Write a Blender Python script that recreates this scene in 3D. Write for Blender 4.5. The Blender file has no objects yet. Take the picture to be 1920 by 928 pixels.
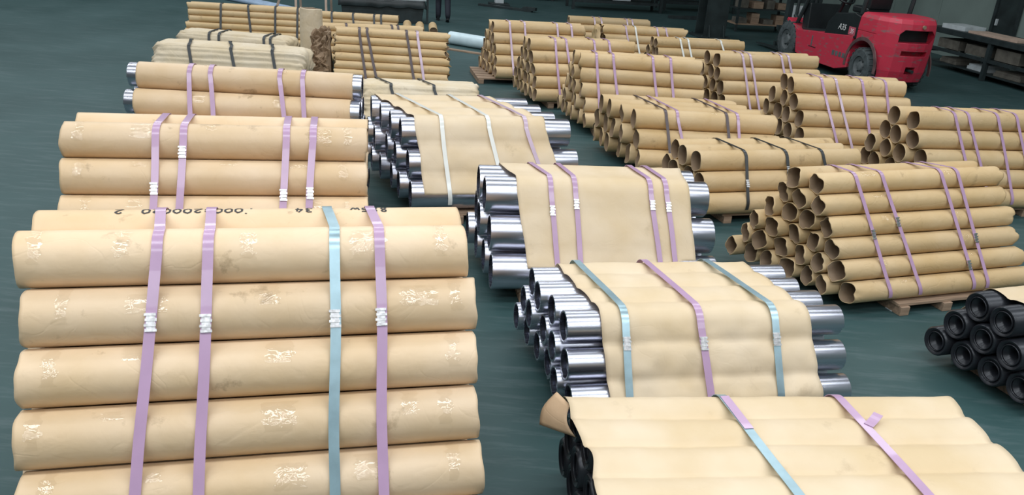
import bpy, bmesh, math, random
from mathutils import Vector, Matrix, noise

# ------------------------------------------------------------------ camera, world, lights
scene = bpy.context.scene
COL = scene.collection
PITCH, ROLL, CAM_H = math.radians(22.25), 0.075, 2.8
fw = Vector((0, math.cos(PITCH), -math.sin(PITCH)))
up0 = Vector((0, math.sin(PITCH), math.cos(PITCH)))
rt0 = Vector((1, 0, 0))
rt = math.cos(ROLL) * rt0 + math.sin(ROLL) * up0
up = -math.sin(ROLL) * rt0 + math.cos(ROLL) * up0
cam_data = bpy.data.cameras.new('camera')
cam_data.sensor_width = 36
cam_data.lens = 36 * 1550 / 1920
cam_data.clip_end = 200
cam = bpy.data.objects.new('camera', cam_data)
COL.objects.link(cam)
cam.matrix_world = Matrix(((rt.x, up.x, -fw.x, 0), (rt.y, up.y, -fw.y, 0), (rt.z, up.z, -fw.z, CAM_H), (0, 0, 0, 1)))
scene.camera = cam

world = bpy.data.worlds.new('world')
scene.world = world
world.use_nodes = True
bg = world.node_tree.nodes['Background']
bg.inputs[0].default_value = (0.75, 0.86, 1.0, 1)
bg.inputs[1].default_value = 0.35

HALL = math.radians(12)                                   # the hall's own direction
HU = Vector((math.cos(HALL), math.sin(HALL), 0))
HV = Vector((-math.sin(HALL), math.cos(HALL), 0))
CEIL = 8.5

def hall(u, v, z=0.0):
    return HU * u + HV * v + Vector((0, 0, z))

def skylight(v, power, u=0.0, length=24.0, width=1.3):
    l = bpy.data.lights.new('skylight', 'AREA')
    l.shape = 'RECTANGLE'
    l.size, l.size_y = length, width
    l.energy = power
    l.color = (0.92, 0.97, 1.0)
    o = bpy.data.objects.new('skylight', l)
    COL.objects.link(o)
    o.location = hall(u, v, CEIL - 0.08)
    o.rotation_euler = (0, 0, HALL)
    return o

skylight(-7.0, 850)
skylight(-2.5, 1020)
skylight(2.0, 1020)
skylight(7.0, 620)
skylight(13.0, 950)
skylight(20.0, 900, u=-6.0)
skylight(27.0, 650, u=-6.0)

vs = scene.view_settings
vs.view_transform = 'Standard'
vs.look = 'None'
vs.gamma = 1
vs.use_curve_mapping = False
vs.exposure = -0.22

# ------------------------------------------------------------------ materials
def mat_base(name):
    m = bpy.data.materials.new(name)
    m.use_nodes = True
    nt = m.node_tree
    return m, nt, nt.nodes['Principled BSDF']

def N(nt, t, **kw):
    n = nt.nodes.new(t)
    for k, v in kw.items():
        setattr(n, k, v)
    return n

def ramp(nt, stops):
    r = nt.nodes.new('ShaderNodeValToRGB')
    el = r.color_ramp.elements
    while len(el) < len(stops):
        el.new(0.5)
    for e, (p, c) in zip(el, stops):
        e.position = p
        e.color = c if len(c) == 4 else (*c, 1)
    return r

def plain(name, col, rough=0.5, metal=0.0, noise_amt=0.15, scale=6.0, bump=0.0, coat=0.0):
    m, nt, b = mat_base(name)
    geo = N(nt, 'ShaderNodeNewGeometry')
    no = N(nt, 'ShaderNodeTexNoise')
    no.inputs['Scale'].default_value = scale
    no.inputs['Detail'].default_value = 4
    nt.links.new(geo.outputs['Position'], no.inputs['Vector'])
    lo = tuple(max(0, c * (1 - noise_amt)) for c in col)
    hi = tuple(min(1, c * (1 + noise_amt)) for c in col)
    r = ramp(nt, [(0.3, lo), (0.7, hi)])
    nt.links.new(no.outputs['Fac'], r.inputs['Fac'])
    nt.links.new(r.outputs['Color'], b.inputs['Base Color'])
    b.inputs['Roughness'].default_value = rough
    b.inputs['Metallic'].default_value = metal
    b.inputs['Coat Weight'].default_value = coat
    if bump:
        bp = N(nt, 'ShaderNodeBump')
        bp.inputs['Strength'].default_value = bump
        bp.inputs['Distance'].default_value = 0.01
        nt.links.new(no.outputs['Fac'], bp.inputs['Height'])
        nt.links.new(bp.outputs['Normal'], b.inputs['Normal'])
    return m

def kraft(name, col, stain=1.0, rough=0.5, bump=0.35):
    m, nt, b = mat_base(name)
    L = nt.links
    geo = N(nt, 'ShaderNodeNewGeometry')
    info = N(nt, 'ShaderNodeObjectInfo')
    n1 = N(nt, 'ShaderNodeTexNoise')
    n1.inputs['Scale'].default_value = 2.2
    n1.inputs['Detail'].default_value = 5
    L.new(geo.outputs['Position'], n1.inputs['Vector'])
    a = tuple(c * f for c, f in zip(col, (0.93, 0.88, 0.78)))
    z = tuple(min(1, c * f) for c, f in zip(col, (1.04, 1.05, 1.10)))
    r1 = ramp(nt, [(0.32, a), (0.66, z)])
    L.new(n1.outputs['Fac'], r1.inputs['Fac'])
    # each roll a slightly different tone
    hsv = N(nt, 'ShaderNodeHueSaturation')
    mr = N(nt, 'ShaderNodeMapRange')
    mr.inputs['To Min'].default_value = 0.92
    mr.inputs['To Max'].default_value = 1.06
    L.new(info.outputs['Random'], mr.inputs['Value'])
    L.new(mr.outputs['Result'], hsv.inputs['Value'])
    L.new(r1.outputs['Color'], hsv.inputs['Color'])
    # dark oily smudges
    n2 = N(nt, 'ShaderNodeTexNoise')
    n2.inputs['Scale'].default_value = 5.5
    n2.inputs['Detail'].default_value = 6
    n2.inputs['Roughness'].default_value = 0.62
    L.new(geo.outputs['Position'], n2.inputs['Vector'])
    r2 = ramp(nt, [(0.635, (0, 0, 0)), (0.73, (stain, stain, stain))])
    L.new(n2.outputs['Fac'], r2.inputs['Fac'])
    mix = N(nt, 'ShaderNodeMix', data_type='RGBA')
    mix.inputs[7].default_value = (0.22, 0.13, 0.06, 1)
    mm = N(nt, 'ShaderNodeMath', operation='MULTIPLY')
    mm.inputs[1].default_value = 0.55
    L.new(r2.outputs['Color'], mm.inputs[0])
    L.new(mm.outputs[0], mix.inputs[0])
    L.new(hsv.outputs['Color'], mix.inputs[6])
    L.new(mix.outputs[2], b.inputs['Base Color'])
    b.inputs['Roughness'].default_value = rough
    # wrinkles
    n3 = N(nt, 'ShaderNodeTexNoise')
    n3.inputs['Scale'].default_value = 9
    n3.inputs['Detail'].default_value = 7
    n3.inputs['Distortion'].default_value = 0.6
    L.new(geo.outputs['Position'], n3.inputs['Vector'])
    n4 = N(nt, 'ShaderNodeTexNoise')
    n4.inputs['Scale'].default_value = 2.6
    n4.inputs['Detail'].default_value = 2.5
    n4.inputs['Distortion'].default_value = 1.4
    L.new(geo.outputs['Position'], n4.inputs['Vector'])
    s1 = N(nt, 'ShaderNodeMath', operation='SUBTRACT')
    s1.inputs[1].default_value = 0.5
    L.new(n4.outputs['Fac'], s1.inputs[0])
    s2 = N(nt, 'ShaderNodeMath', operation='ABSOLUTE')
    L.new(s1.outputs[0], s2.inputs[0])
    s3 = N(nt, 'ShaderNodeMapRange')
    s3.inputs['From Max'].default_value = 0.03
    s3.inputs['To Min'].default_value = 0.0
    s3.inputs['To Max'].default_value = 0.12
    L.new(s2.outputs[0], s3.inputs['Value'])
    ad = N(nt, 'ShaderNodeMath', operation='ADD')
    L.new(n3.outputs['Fac'], ad.inputs[0])
    L.new(s3.outputs['Result'], ad.inputs[1])
    bp = N(nt, 'ShaderNodeBump')
    bp.inputs['Strength'].default_value = bump
    bp.inputs['Distance'].default_value = 0.012
    L.new(ad.outputs[0], bp.inputs['Height'])
    L.new(bp.outputs['Normal'], b.inputs['Normal'])
    return m

def steel(name, col, rough, stretch=True):
    m, nt, b = mat_base(name)
    L = nt.links
    tc = N(nt, 'ShaderNodeTexCoord')
    mp = N(nt, 'ShaderNodeMapping')
    mp.inputs['Scale'].default_value = (0.12, 7, 7) if stretch else (4, 4, 4)
    L.new(tc.outputs['Object'], mp.inputs['Vector'])
    no = N(nt, 'ShaderNodeTexNoise')
    no.inputs['Scale'].default_value = 4
    no.inputs['Detail'].default_value = 5
    L.new(mp.outputs['Vector'], no.inputs['Vector'])
    r = ramp(nt, [(0.3, tuple(c * 0.8 for c in col)), (0.7, col)])
    L.new(no.outputs['Fac'], r.inputs['Fac'])
    L.new(r.outputs['Color'], b.inputs['Base Color'])
    mr = N(nt, 'ShaderNodeMapRange')
    mr.inputs['To Min'].default_value = rough * 0.9
    mr.inputs['To Max'].default_value = rough * 1.15
    L.new(no.outputs['Fac'], mr.inputs['Value'])
    L.new(mr.outputs['Result'], b.inputs['Roughness'])
    b.inputs['Metallic'].default_value = 1
    return m

def floor_mat():
    m, nt, b = mat_base('painted_floor')
    L = nt.links
    geo = N(nt, 'ShaderNodeNewGeometry')
    n1 = N(nt, 'ShaderNodeTexNoise')
    n1.inputs['Scale'].default_value = 0.55
    n1.inputs['Detail'].default_value = 7
    n1.inputs['Roughness'].default_value = 0.6
    L.new(geo.outputs['Position'], n1.inputs['Vector'])
    r1 = ramp(nt, [(0.3, (0.024, 0.060, 0.061)), (0.72, (0.044, 0.090, 0.092))])
    L.new(n1.outputs['Fac'], r1.inputs['Fac'])
    mp = N(nt, 'ShaderNodeMapping')
    mp.inputs['Rotation'].default_value = (0, 0, 0.5)
    mp.inputs['Scale'].default_value = (1.2, 9, 1)
    L.new(geo.outputs['Position'], mp.inputs['Vector'])
    n2 = N(nt, 'ShaderNodeTexNoise')
    n2.inputs['Scale'].default_value = 1.4
    n2.inputs['Detail'].default_value = 8
    n2.inputs['Roughness'].default_value = 0.7
    L.new(mp.outputs['Vector'], n2.inputs['Vector'])
    r2 = ramp(nt, [(0.50, (0, 0, 0)), (0.76, (0.75, 0.75, 0.75))])
    L.new(n2.outputs['Fac'], r2.inputs['Fac'])
    mix = N(nt, 'ShaderNodeMix', data_type='RGBA')
    mix.inputs[7].default_value = (0.10, 0.140, 0.147, 1)
    L.new(r2.outputs['Color'], mix.inputs[0])
    L.new(r1.outputs['Color'], mix.inputs[6])
    L.new(mix.outputs[2], b.inputs['Base Color'])
    mr = N(nt, 'ShaderNodeMapRange')
    mr.inputs['To Min'].default_value = 0.42
    mr.inputs['To Max'].default_value = 0.62
    L.new(n1.outputs['Fac'], mr.inputs['Value'])
    L.new(mr.outputs['Result'], b.inputs['Roughness'])
    b.inputs['Specular IOR Level'].default_value = 0.35
    return m

def wood(name, col):
    m, nt, b = mat_base(name)
    L = nt.links
    tc = N(nt, 'ShaderNodeTexCoord')
    mp = N(nt, 'ShaderNodeMapping')
    mp.inputs['Scale'].default_value = (1.5, 18, 18)
    L.new(tc.outputs['Object'], mp.inputs['Vector'])
    no = N(nt, 'ShaderNodeTexNoise')
    no.inputs['Scale'].default_value = 3
    no.inputs['Detail'].default_value = 6
    L.new(mp.outputs['Vector'], no.inputs['Vector'])
    r = ramp(nt, [(0.3, tuple(c * 0.55 for c in col)), (0.7, col)])
    L.new(no.outputs['Fac'], r.inputs['Fac'])
    L.new(r.outputs['Color'], b.inputs['Base Color'])
    b.inputs['Roughness'].default_value = 0.75
    return m

def red_paint():
    m, nt, b = mat_base('worn_red_paint')
    L = nt.links
    tc = N(nt, 'ShaderNodeTexCoord')
    mp = N(nt, 'ShaderNodeMapping')
    mp.inputs['Scale'].default_value = (2, 2, 7)
    L.new(tc.outputs['Object'], mp.inputs['Vector'])
    no = N(nt, 'ShaderNodeTexNoise')
    no.inputs['Scale'].default_value = 2.4
    no.inputs['Detail'].default_value = 7
    no.inputs['Roughness'].default_value = 0.65
    L.new(mp.outputs['Vector'], no.inputs['Vector'])
    r = ramp(nt, [(0.0, (0.62, 0.035, 0.075)), (0.54, (0.58, 0.035, 0.07)), (0.64, (0.30, 0.12, 0.13)), (0.75, (0.22, 0.17, 0.16))])
    L.new(no.outputs['Fac'], r.inputs['Fac'])
    L.new(r.outputs['Color'], b.inputs['Base Color'])
    b.inputs['Roughness'].default_value = 0.42
    return m

M = {}
M['kraft'] = kraft('kraft_paper', (0.71, 0.530, 0.345))
M['kraft_old'] = kraft('weathered_kraft_paper', (0.61, 0.440, 0.240), stain=0.9, rough=0.6, bump=0.5)
M['kraft_sheet'] = kraft('kraft_cover_sheet', (0.71, 0.565, 0.385), stain=0.35, rough=0.6, bump=0.2)
M['kraft_pale'] = kraft('pale_crumpled_kraft', (0.68, 0.57, 0.41), stain=0.5, rough=0.65, bump=0.8)
M['inner'] = kraft('shaded_kraft_inside', (0.27, 0.185, 0.115), stain=0.6, rough=0.8, bump=0.6)  # brown darkened to paint in the shade of the open roll ends
def clear_tape():
    m, nt, b = mat_base('clear_packing_tape')
    L = nt.links
    geo = N(nt, 'ShaderNodeNewGeometry')
    no = N(nt, 'ShaderNodeTexNoise')
    no.inputs['Scale'].default_value = 15
    no.inputs['Detail'].default_value = 3
    no.inputs['Distortion'].default_value = 1.0
    L.new(geo.outputs['Position'], no.inputs['Vector'])
    bp = N(nt, 'ShaderNodeBump')
    bp.inputs['Strength'].default_value = 1.0
    bp.inputs['Distance'].default_value = 0.01
    L.new(no.outputs['Fac'], bp.inputs['Height'])
    gl = N(nt, 'ShaderNodeBsdfGlossy')
    gl.inputs['Roughness'].default_value = 0.07
    L.new(bp.outputs['Normal'], gl.inputs['Normal'])
    tr = N(nt, 'ShaderNodeBsdfTransparent')
    tr.inputs['Color'].default_value = (1, 0.995, 0.985, 1)
    mx = N(nt, 'ShaderNodeMixShader')
    mx.inputs[0].default_value = 0.065
    L.new(tr.outputs[0], mx.inputs[1])
    L.new(gl.outputs[0], mx.inputs[2])
    L.new(mx.outputs[0], nt.nodes['Material Output'].inputs['Surface'])
    return m
M['kraft_under'] = kraft('kraft_sheet_underside', (0.50, 0.34, 0.21), stain=0.4, rough=0.7, bump=0.3)
M['tape'] = clear_tape()
M['steel'] = steel('rolled_bright_steel', (0.63, 0.64, 0.73), 0.27)
M['steel_dark'] = steel('shaded_coil_steel', (0.09, 0.10, 0.13), 0.3)  # same steel coloured darker, with the shade inside the tubes painted in
M['black_steel'] = plain('oiled_black_steel', (0.022, 0.024, 0.03), rough=0.32, metal=0.3, scale=12)
M['pink'] = plain('lilac_plastic_strap', (0.47, 0.30, 0.455), rough=0.28, noise_amt=0.06, coat=0.3)
M['palepink'] = plain('pale_lilac_plastic_strap', (0.56, 0.42, 0.53), rough=0.28, noise_amt=0.06, coat=0.3)
M['blue'] = plain('galvanised_blue_steel_strap', (0.36, 0.50, 0.56), rough=0.3, metal=0.6, noise_amt=0.12, scale=12)
M['white'] = plain('white_plastic_strap', (0.80, 0.80, 0.76), rough=0.25, noise_amt=0.05, coat=0.4)
M['black'] = plain('black_steel_strap', (0.045, 0.048, 0.05), rough=0.35, metal=0.4)
M['brown'] = plain('dark_brown_strap', (0.085, 0.06, 0.065), rough=0.4)
M['seal'] = plain('crimped_metal_seal', (0.62, 0.61, 0.62), rough=0.3, metal=1.0, scale=60, noise_amt=0.3)
M['ink'] = plain('marker_ink', (0.03, 0.028, 0.03), rough=0.6)
M['wood'] = wood('pallet_wood', (0.42, 0.29, 0.20))
M['tan'] = plain('tan_painted_timber', (0.52, 0.38, 0.30), rough=0.6)
M['floor'] = floor_mat()
M['wall'] = plain('grey_green_wall_panel', (0.21, 0.27, 0.25), rough=0.6, noise_amt=0.1, scale=1.2)
M['ceiling'] = plain('corrugated_roof_sheet', (0.16, 0.18, 0.19), rough=0.7)
M['dark'] = plain('dark_painted_steel', (0.022, 0.032, 0.034), rough=0.5, noise_amt=0.3)
M['pillar'] = plain('dark_green_pillar_paint', (0.020, 0.030, 0.031), rough=0.5, noise_amt=0.35, scale=3)
M['red'] = red_paint()
M['rubber'] = plain('dusty_tyre_rubber', (0.060, 0.074, 0.078), rough=0.85, noise_amt=0.35, scale=14, bump=0.3)
M['archtrim'] = plain('scraped_red_brown_paint', (0.13, 0.07, 0.07), rough=0.6, noise_amt=0.4)
M['hub'] = plain('grey_wheel_hub', (0.11, 0.125, 0.13), rough=0.55, noise_amt=0.3)
M['blackplastic'] = plain('black_plastic', (0.014, 0.018, 0.02), rough=0.35)
M['whiteprint'] = plain('white_print', (0.75, 0.75, 0.75), rough=0.5)
M['redprint'] = plain('red_print', (0.50, 0.10, 0.14), rough=0.5)
M['bluepipe'] = plain('pale_blue_coated_pipe', (0.36, 0.47, 0.62), rough=0.4)
M['film'] = plain('white_blue_plastic_film', (0.62, 0.76, 0.82), rough=0.3, noise_amt=0.08)
M['tarp'] = plain('dark_grey_tarpaulin', (0.035, 0.045, 0.048), rough=0.45, noise_amt=0.5, scale=3, bump=0.6)
M['lightgrey'] = plain('light_grey_metal', (0.55, 0.60, 0.62), rough=0.5)
M['greybox'] = plain('grey_brown_carton', (0.13, 0.12, 0.10), rough=0.7, noise_amt=0.35)
M['trouser'] = plain('dark_navy_cloth', (0.012, 0.015, 0.026), rough=0.8)
M['jacket'] = plain('dark_grey_cloth', (0.05, 0.055, 0.065), rough=0.8)
M['skin'] = plain('skin', (0.50, 0.30, 0.21), rough=0.5, noise_amt=0.05)
M['hair'] = plain('black_hair', (0.012, 0.01, 0.009), rough=0.5)
M['shoe'] = plain('shoe_leather', (0.03, 0.032, 0.036), rough=0.5)

# ------------------------------------------------------------------ mesh helpers
def link(o, parent=None):
    COL.objects.link(o)
    if parent is not None:
        o.parent = parent
    return o

def tag(o, label=None, cat=None, group=None, kind=None):
    if label: o['label'] = label
    if cat: o['category'] = cat
    if group: o['group'] = group
    if kind: o['kind'] = kind
    return o

def empty(name, loc, rz=0.0):
    o = bpy.data.objects.new(name, None)
    o.empty_display_size = 0.1
    o.location = loc
    o.rotation_euler = (0, 0, rz)
    return link(o)

def obj(name, me, parent=None, loc=(0, 0, 0), rot=(0, 0, 0)):
    o = bpy.data.objects.new(name, me)
    o.location = loc
    o.rotation_euler = rot
    return link(o, parent)

class MB:
    """collects vertices and faces of ONE piece"""
    def __init__(s):
        s.v, s.f = [], []
    def box(s, x0, x1, y0, y1, z0, z1):
        b = len(s.v)
        s.v += [(x, y, z) for x in (x0, x1) for y in (y0, y1) for z in (z0, z1)]
        s.f += [tuple(b + i for i in q) for q in ((0, 1, 3, 2), (4, 6, 7, 5), (0, 4, 5, 1), (2, 3, 7, 6), (0, 2, 6, 4), (1, 5, 7, 3))]
        return s
    def tube(s, p, q, r0, r1=None, n=12, caps=True):
        r1 = r0 if r1 is None else r1
        p, q = Vector(p), Vector(q)
        d = (q - p).normalized()
        a = d.orthogonal().normalized()
        c = d.cross(a)
        b = len(s.v)
        for P, r in ((p, r0), (q, r1)):
            for i in range(n):
                t = 2 * math.pi * i / n
                s.v.append(tuple(P + a * r * math.cos(t) + c * r * math.sin(t)))
        for i in range(n):
            j = (i + 1) % n
            s.f.append((b + i, b + j, b + n + j, b + n + i))
        if caps:
            s.f.append(tuple(b + i for i in reversed(range(n))))
            s.f.append(tuple(b + n + i for i in range(n)))
        return s
    def path(s, pts, r, n=8):
        for p, q in zip(pts, pts[1:]):
            s.tube(p, q, r, n=n)
        return s
    def lathe(s, prof, n=24, axis='x'):
        """profile of (along, radius); radius 0 closes"""
        b = len(s.v)
        rings = []
        for a, r in prof:
            if r == 0:
                rings.append([len(s.v)])
                s.v.append(s._ax(a, 0, 0, axis))
            else:
                ring = []
                for i in range(n):
                    t = 2 * math.pi * i / n
                    ring.append(len(s.v))
                    s.v.append(s._ax(a, r * math.cos(t), r * math.sin(t), axis))
                rings.append(ring)
        for A, B in zip(rings, rings[1:]):
            for i in range(n):
                j = (i + 1) % n
                if len(A) == 1 and len(B) == 1: continue
                if len(A) == 1: s.f.append((A[0], B[j], B[i]))
                elif len(B) == 1: s.f.append((A[i], A[j], B[0]))
                else: s.f.append((A[i], A[j], B[j], B[i]))
        return s
    def _ax(s, a, p, q, axis):
        return (a, p, q) if axis == 'x' else ((p, a, q) if axis == 'y' else (p, q, a))
    def prism(s, poly, y0, y1):
        """polygon in (x,z) extruded along y"""
        b = len(s.v)
        n = len(poly)
        s.v += [(x, y0, z) for x, z in poly] + [(x, y1, z) for x, z in poly]
        s.f.append(tuple(b + i for i in range(n)))
        s.f.append(tuple(b + n + i for i in reversed(range(n))))
        for i in range(n):
            j = (i + 1) % n
            s.f.append((b + i, b + n + i, b + n + j, b + j))
        return s
    def mesh(s, name, mat, smooth=False, angle=None, bevel=0.0):
        me = bpy.data.meshes.new(name)
        me.from_pydata(s.v, [], s.f)
        bm = bmesh.new()
        bm.from_mesh(me)
        bmesh.ops.recalc_face_normals(bm, faces=bm.faces)
        if bevel:
            es = [e for e in bm.edges if len(e.link_faces) == 2 and e.calc_face_angle(0) > 0.6]
            bmesh.ops.bevel(bm, geom=es, offset=bevel, segments=2, affect='EDGES', profile=0.5)
        bm.to_mesh(me)
        bm.free()
        me.materials.append(M[mat] if isinstance(mat, str) else mat)
        if smooth:
            for p in me.polygons: p.use_smooth = True
            if angle:
                me.set_sharp_from_angle(angle=angle)
        return me
    def build(s, name, mat, parent=None, smooth=False, angle=None, bevel=0.0, loc=(0, 0, 0), rot=(0, 0, 0)):
        return obj(name, s.mesh(name, mat, smooth, angle, bevel), parent, loc, rot)

def nz(x, y, z=0.0):
    return noise.noise(Vector((x, y, z)))

# ------------------------------------------------------------------ the hall
def slab(name, corners, z0, z1, mat):
    mb = MB()
    n = len(corners)
    mb.v = [(c.x, c.y, z0) for c in corners] + [(c.x, c.y, z1) for c in corners]
    mb.f = [tuple(range(n)), tuple(range(n, 2 * n))] + [(i, (i + 1) % n, n + (i + 1) % n, n + i) for i in range(n)]
    o = mb.build(name, mat)
    return tag(o, kind='structure')

U0, U1, V0, V1 = -22.0, 15.4, -12.0, 36.0
slab('floor', [hall(U0, V0), hall(U1, V0), hall(U1, V1), hall(U0, V1)], -0.1, 0.0, 'floor')
slab('ceiling', [hall(U0, V0), hall(U1, V0), hall(U1, V1), hall(U0, V1)], CEIL, CEIL + 0.15, 'ceiling')
slab('wall_back', [hall(U0, V1), hall(U1, V1), hall(U1, V1 + 0.2), hall(U0, V1 + 0.2)], 0, CEIL, 'wall')
slab('wall_front', [hall(U0, V0 - 0.2), hall(U1, V0 - 0.2), hall(U1, V0), hall(U0, V0)], 0, CEIL, 'wall')
slab('wall_left', [hall(U0 - 0.2, V0), hall(U0, V0), hall(U0, V1), hall(U0 - 0.2, V1)], 0, CEIL, 'wall')
slab('wall_right', [hall(U1, V0), hall(U1 + 0.2, V0), hall(U1 + 0.2, V1), hall(U1, V1)], 0, CEIL, 'wall')

# ------------------------------------------------------------------ rolls
def wrap_mesh(L, R, seg, nl, seed, rag=0.03, dep=0.10, wrinkle=0.02, fold=0.2, mat='kraft'):
    """kraft paper rolled round, ragged hollow ends"""
    rnd = random.Random(seed)
    ph = [rnd.uniform(0, 6.28) for _ in range(8)]
    am = [rnd.uniform(0.2, 1) for _ in range(4)]
    folds = [[(rnd.uniform(0, 6.28), rnd.uniform(0.25, 0.7), rnd.uniform(0.2, 1) * fold) for _ in range(rnd.randint(1, 4))] for _ in range(2)]
    ridge = rnd.uniform(0, 6.28)
    v, f = [], []
    xs = [0.0, 0.015, 0.04, 0.08]
    xs = [-L / 2 + x for x in xs] + [-L / 2 + 0.12 + (L - 0.24) * i / nl for i in range(nl + 1)] + [L / 2 - x for x in reversed(xs)]
    def edge(t, e):
        o = e * 4
        return rag * (0.5 * math.sin(t + ph[o % 8]) * am[0] + 0.3 * math.sin(3 * t + ph[(o + 1) % 8]) * am[1] + 0.10 * math.sin(7 * t + ph[(o + 2) % 8]) * am[2])
    def rad(t, x, e, w):
        k = 0.0
        if w > 0:
            for c, wd, a in folds[e]:
                d = abs((t - c + math.pi) % (2 * math.pi) - math.pi)
                if d < wd: k += a * (math.cos(math.pi * d / wd) * 0.5 + 0.5)
        n = nz(math.cos(t) * 1.7 + seed, math.sin(t) * 1.7, x * 3.1)
        n2 = nz(math.cos(t) * 4 + seed * 1.3, math.sin(t) * 4, x * 7.0)
        d = abs((t - ridge + math.pi) % (2 * math.pi) - math.pi)
        lap = 0.006 * max(0, 1 - d / 0.35)
        return R * (1 - wrinkle * (0.5 + 0.5 * n) - wrinkle * 0.5 * abs(n2) - lap - min(k, 0.6) * w)
    rings = []
    for i, x in enumerate(xs):
        e = 0 if x < 0 else 1
        de = min(x + L / 2, L / 2 - x)
        w = max(0.0, 1 - de / 0.09) ** 1.5
        fade = max(0.0, 1 - de / 0.12)
        ring = []
        for j in range(seg):
            t = 2 * math.pi * j / seg
            r = rad(t, x, e, w)
            xx = x + edge(t, e) * fade * (1 if e == 0 else -1)
            ring.append(len(v))
            v.append((xx, r * math.cos(t), r * math.sin(t)))
        rings.append(ring)
    def inner(e):
        out = []
        for k, de in enumerate((0.0, dep * 0.35, dep)):
            ring = []
            x0 = -L / 2 + de if e == 0 else L / 2 - de
            w = max(0.0, 1 - de / 0.09) ** 1.5
            fade = max(0.0, 1 - de / 0.12)
            for j in range(seg):
                t = 2 * math.pi * j / seg
                r = rad(t, x0, e, w) - 0.005
                xx = x0 + edge(t, e) * fade * (1 if e == 0 else -1)
                ring.append(len(v))
                v.append((xx, r * math.cos(t), r * math.sin(t)))
            out.append(ring)
        return out
    allr = list(reversed(inner(0))) + rings + inner(1)
    for A, B in zip(allr, allr[1:]):
        for j in range(seg):
            k = (j + 1) % seg
            f.append((A[j], A[k], B[k], B[j]))
    me = bpy.data.meshes.new('paper_wrap')
    me.from_pydata(v, [], f)
    bm = bmesh.new(); bm.from_mesh(me)
    bmesh.ops.recalc_face_normals(bm, faces=bm.faces)
    bm.to_mesh(me); bm.free()
    me.materials.append(M[mat])
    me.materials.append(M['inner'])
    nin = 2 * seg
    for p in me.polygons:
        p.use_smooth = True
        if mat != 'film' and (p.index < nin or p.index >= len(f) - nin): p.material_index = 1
    return me

def core_mesh(L, R, seg, mat, hole=0.6):
    """the roll inside the wrap: two end faces with a sunken middle"""
    h = L / 2
    prof = [(-h + 0.03, 0), (-h + 0.03, R * hole), (-h, R * (hole + 0.06)), (-h, R), (h, R), (h, R * (hole + 0.06)), (h - 0.03, R * hole), (h - 0.03, 0)]
    return MB().lathe(prof, seg).mesh('core', mat, smooth=True, angle=0.6)

def sheet_roll_mesh(L, R, seg=40, seed=0):
    """a rolled steel sheet: hollow, with one overlapping free edge running along it"""
    h = L / 2
    mb = MB()
    prof_t = []
    wall = 0.012
    turns = 1.15
    n = int(seg * turns)
    ang0 = 2.2 + seed
    for i in range(n + 1):
        t = i / n
        a = ang0 + 2 * math.pi * turns * t
        r = R - wall * 1.1 * (1 - t) * turns
        prof_t.append((r * math.cos(a), r * math.sin(a)))
    inn = [(y * (1 - wall / R), z * (1 - wall / R)) for y, z in prof_t]
    loop = prof_t + list(reversed(inn))
    b = 0
    m = len(loop)
    for x in (-h, -h + 0.004, h - 0.004, h):
        k = 0.985 if abs(abs(x) - h) < 1e-6 else 1.0
        for y, z in loop:
            mb.v.append((x, y * k, z * k))
    for s in range(3):
        for i in range(m):
            j = (i + 1) % m
            mb.f.append((s * m + i, s * m + j, (s + 1) * m + j, (s + 1) * m + i))
    for s in (0, 3):
        for i in range(n):
            mb.f.append((s * m + i, s * m + i + 1, s * m + m - 2 - i, s * m + m - 1 - i))
    return mb.mesh('outer_sheet', 'steel', smooth=True, angle=0.7)

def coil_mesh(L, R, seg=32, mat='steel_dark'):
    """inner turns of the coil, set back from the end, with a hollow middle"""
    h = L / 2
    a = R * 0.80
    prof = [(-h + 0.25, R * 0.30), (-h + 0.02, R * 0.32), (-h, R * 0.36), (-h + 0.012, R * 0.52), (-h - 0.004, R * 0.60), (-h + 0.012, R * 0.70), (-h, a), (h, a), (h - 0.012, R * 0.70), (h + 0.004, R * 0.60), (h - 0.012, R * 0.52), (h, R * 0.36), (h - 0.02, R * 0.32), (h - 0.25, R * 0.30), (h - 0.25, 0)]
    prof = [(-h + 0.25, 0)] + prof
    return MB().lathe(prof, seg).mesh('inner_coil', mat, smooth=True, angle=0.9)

def tape_mesh(R, a0, a1, w, seed):
    """crinkled strip of tape laid round the roll; angles from straight up towards the slope"""
    mb = MB()
    n = 14
    rnd = random.Random(seed)
    cols = 5
    for i in range(n + 1):
        a = a0 + (a1 - a0) * i / n
        for k in range(cols):
            x = w * (k / (cols - 1) - 0.5)
            if k in (0, cols - 1): x += rnd.uniform(-0.014, 0.014)
            if i in (0, n): x += rnd.uniform(-0.006, 0.006)
            rr = R + 0.0012 + rnd.uniform(0, 0.0016)
            mb.v.append((x, -rr * math.sin(a), rr * math.cos(a)))
    for i in range(n):
        for k in range(cols - 1):
            q = i * cols + k
            mb.f.append((q, q + 1, q + cols + 1, q + cols))
    return mb.mesh('tape', 'tape', smooth=True)

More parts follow.
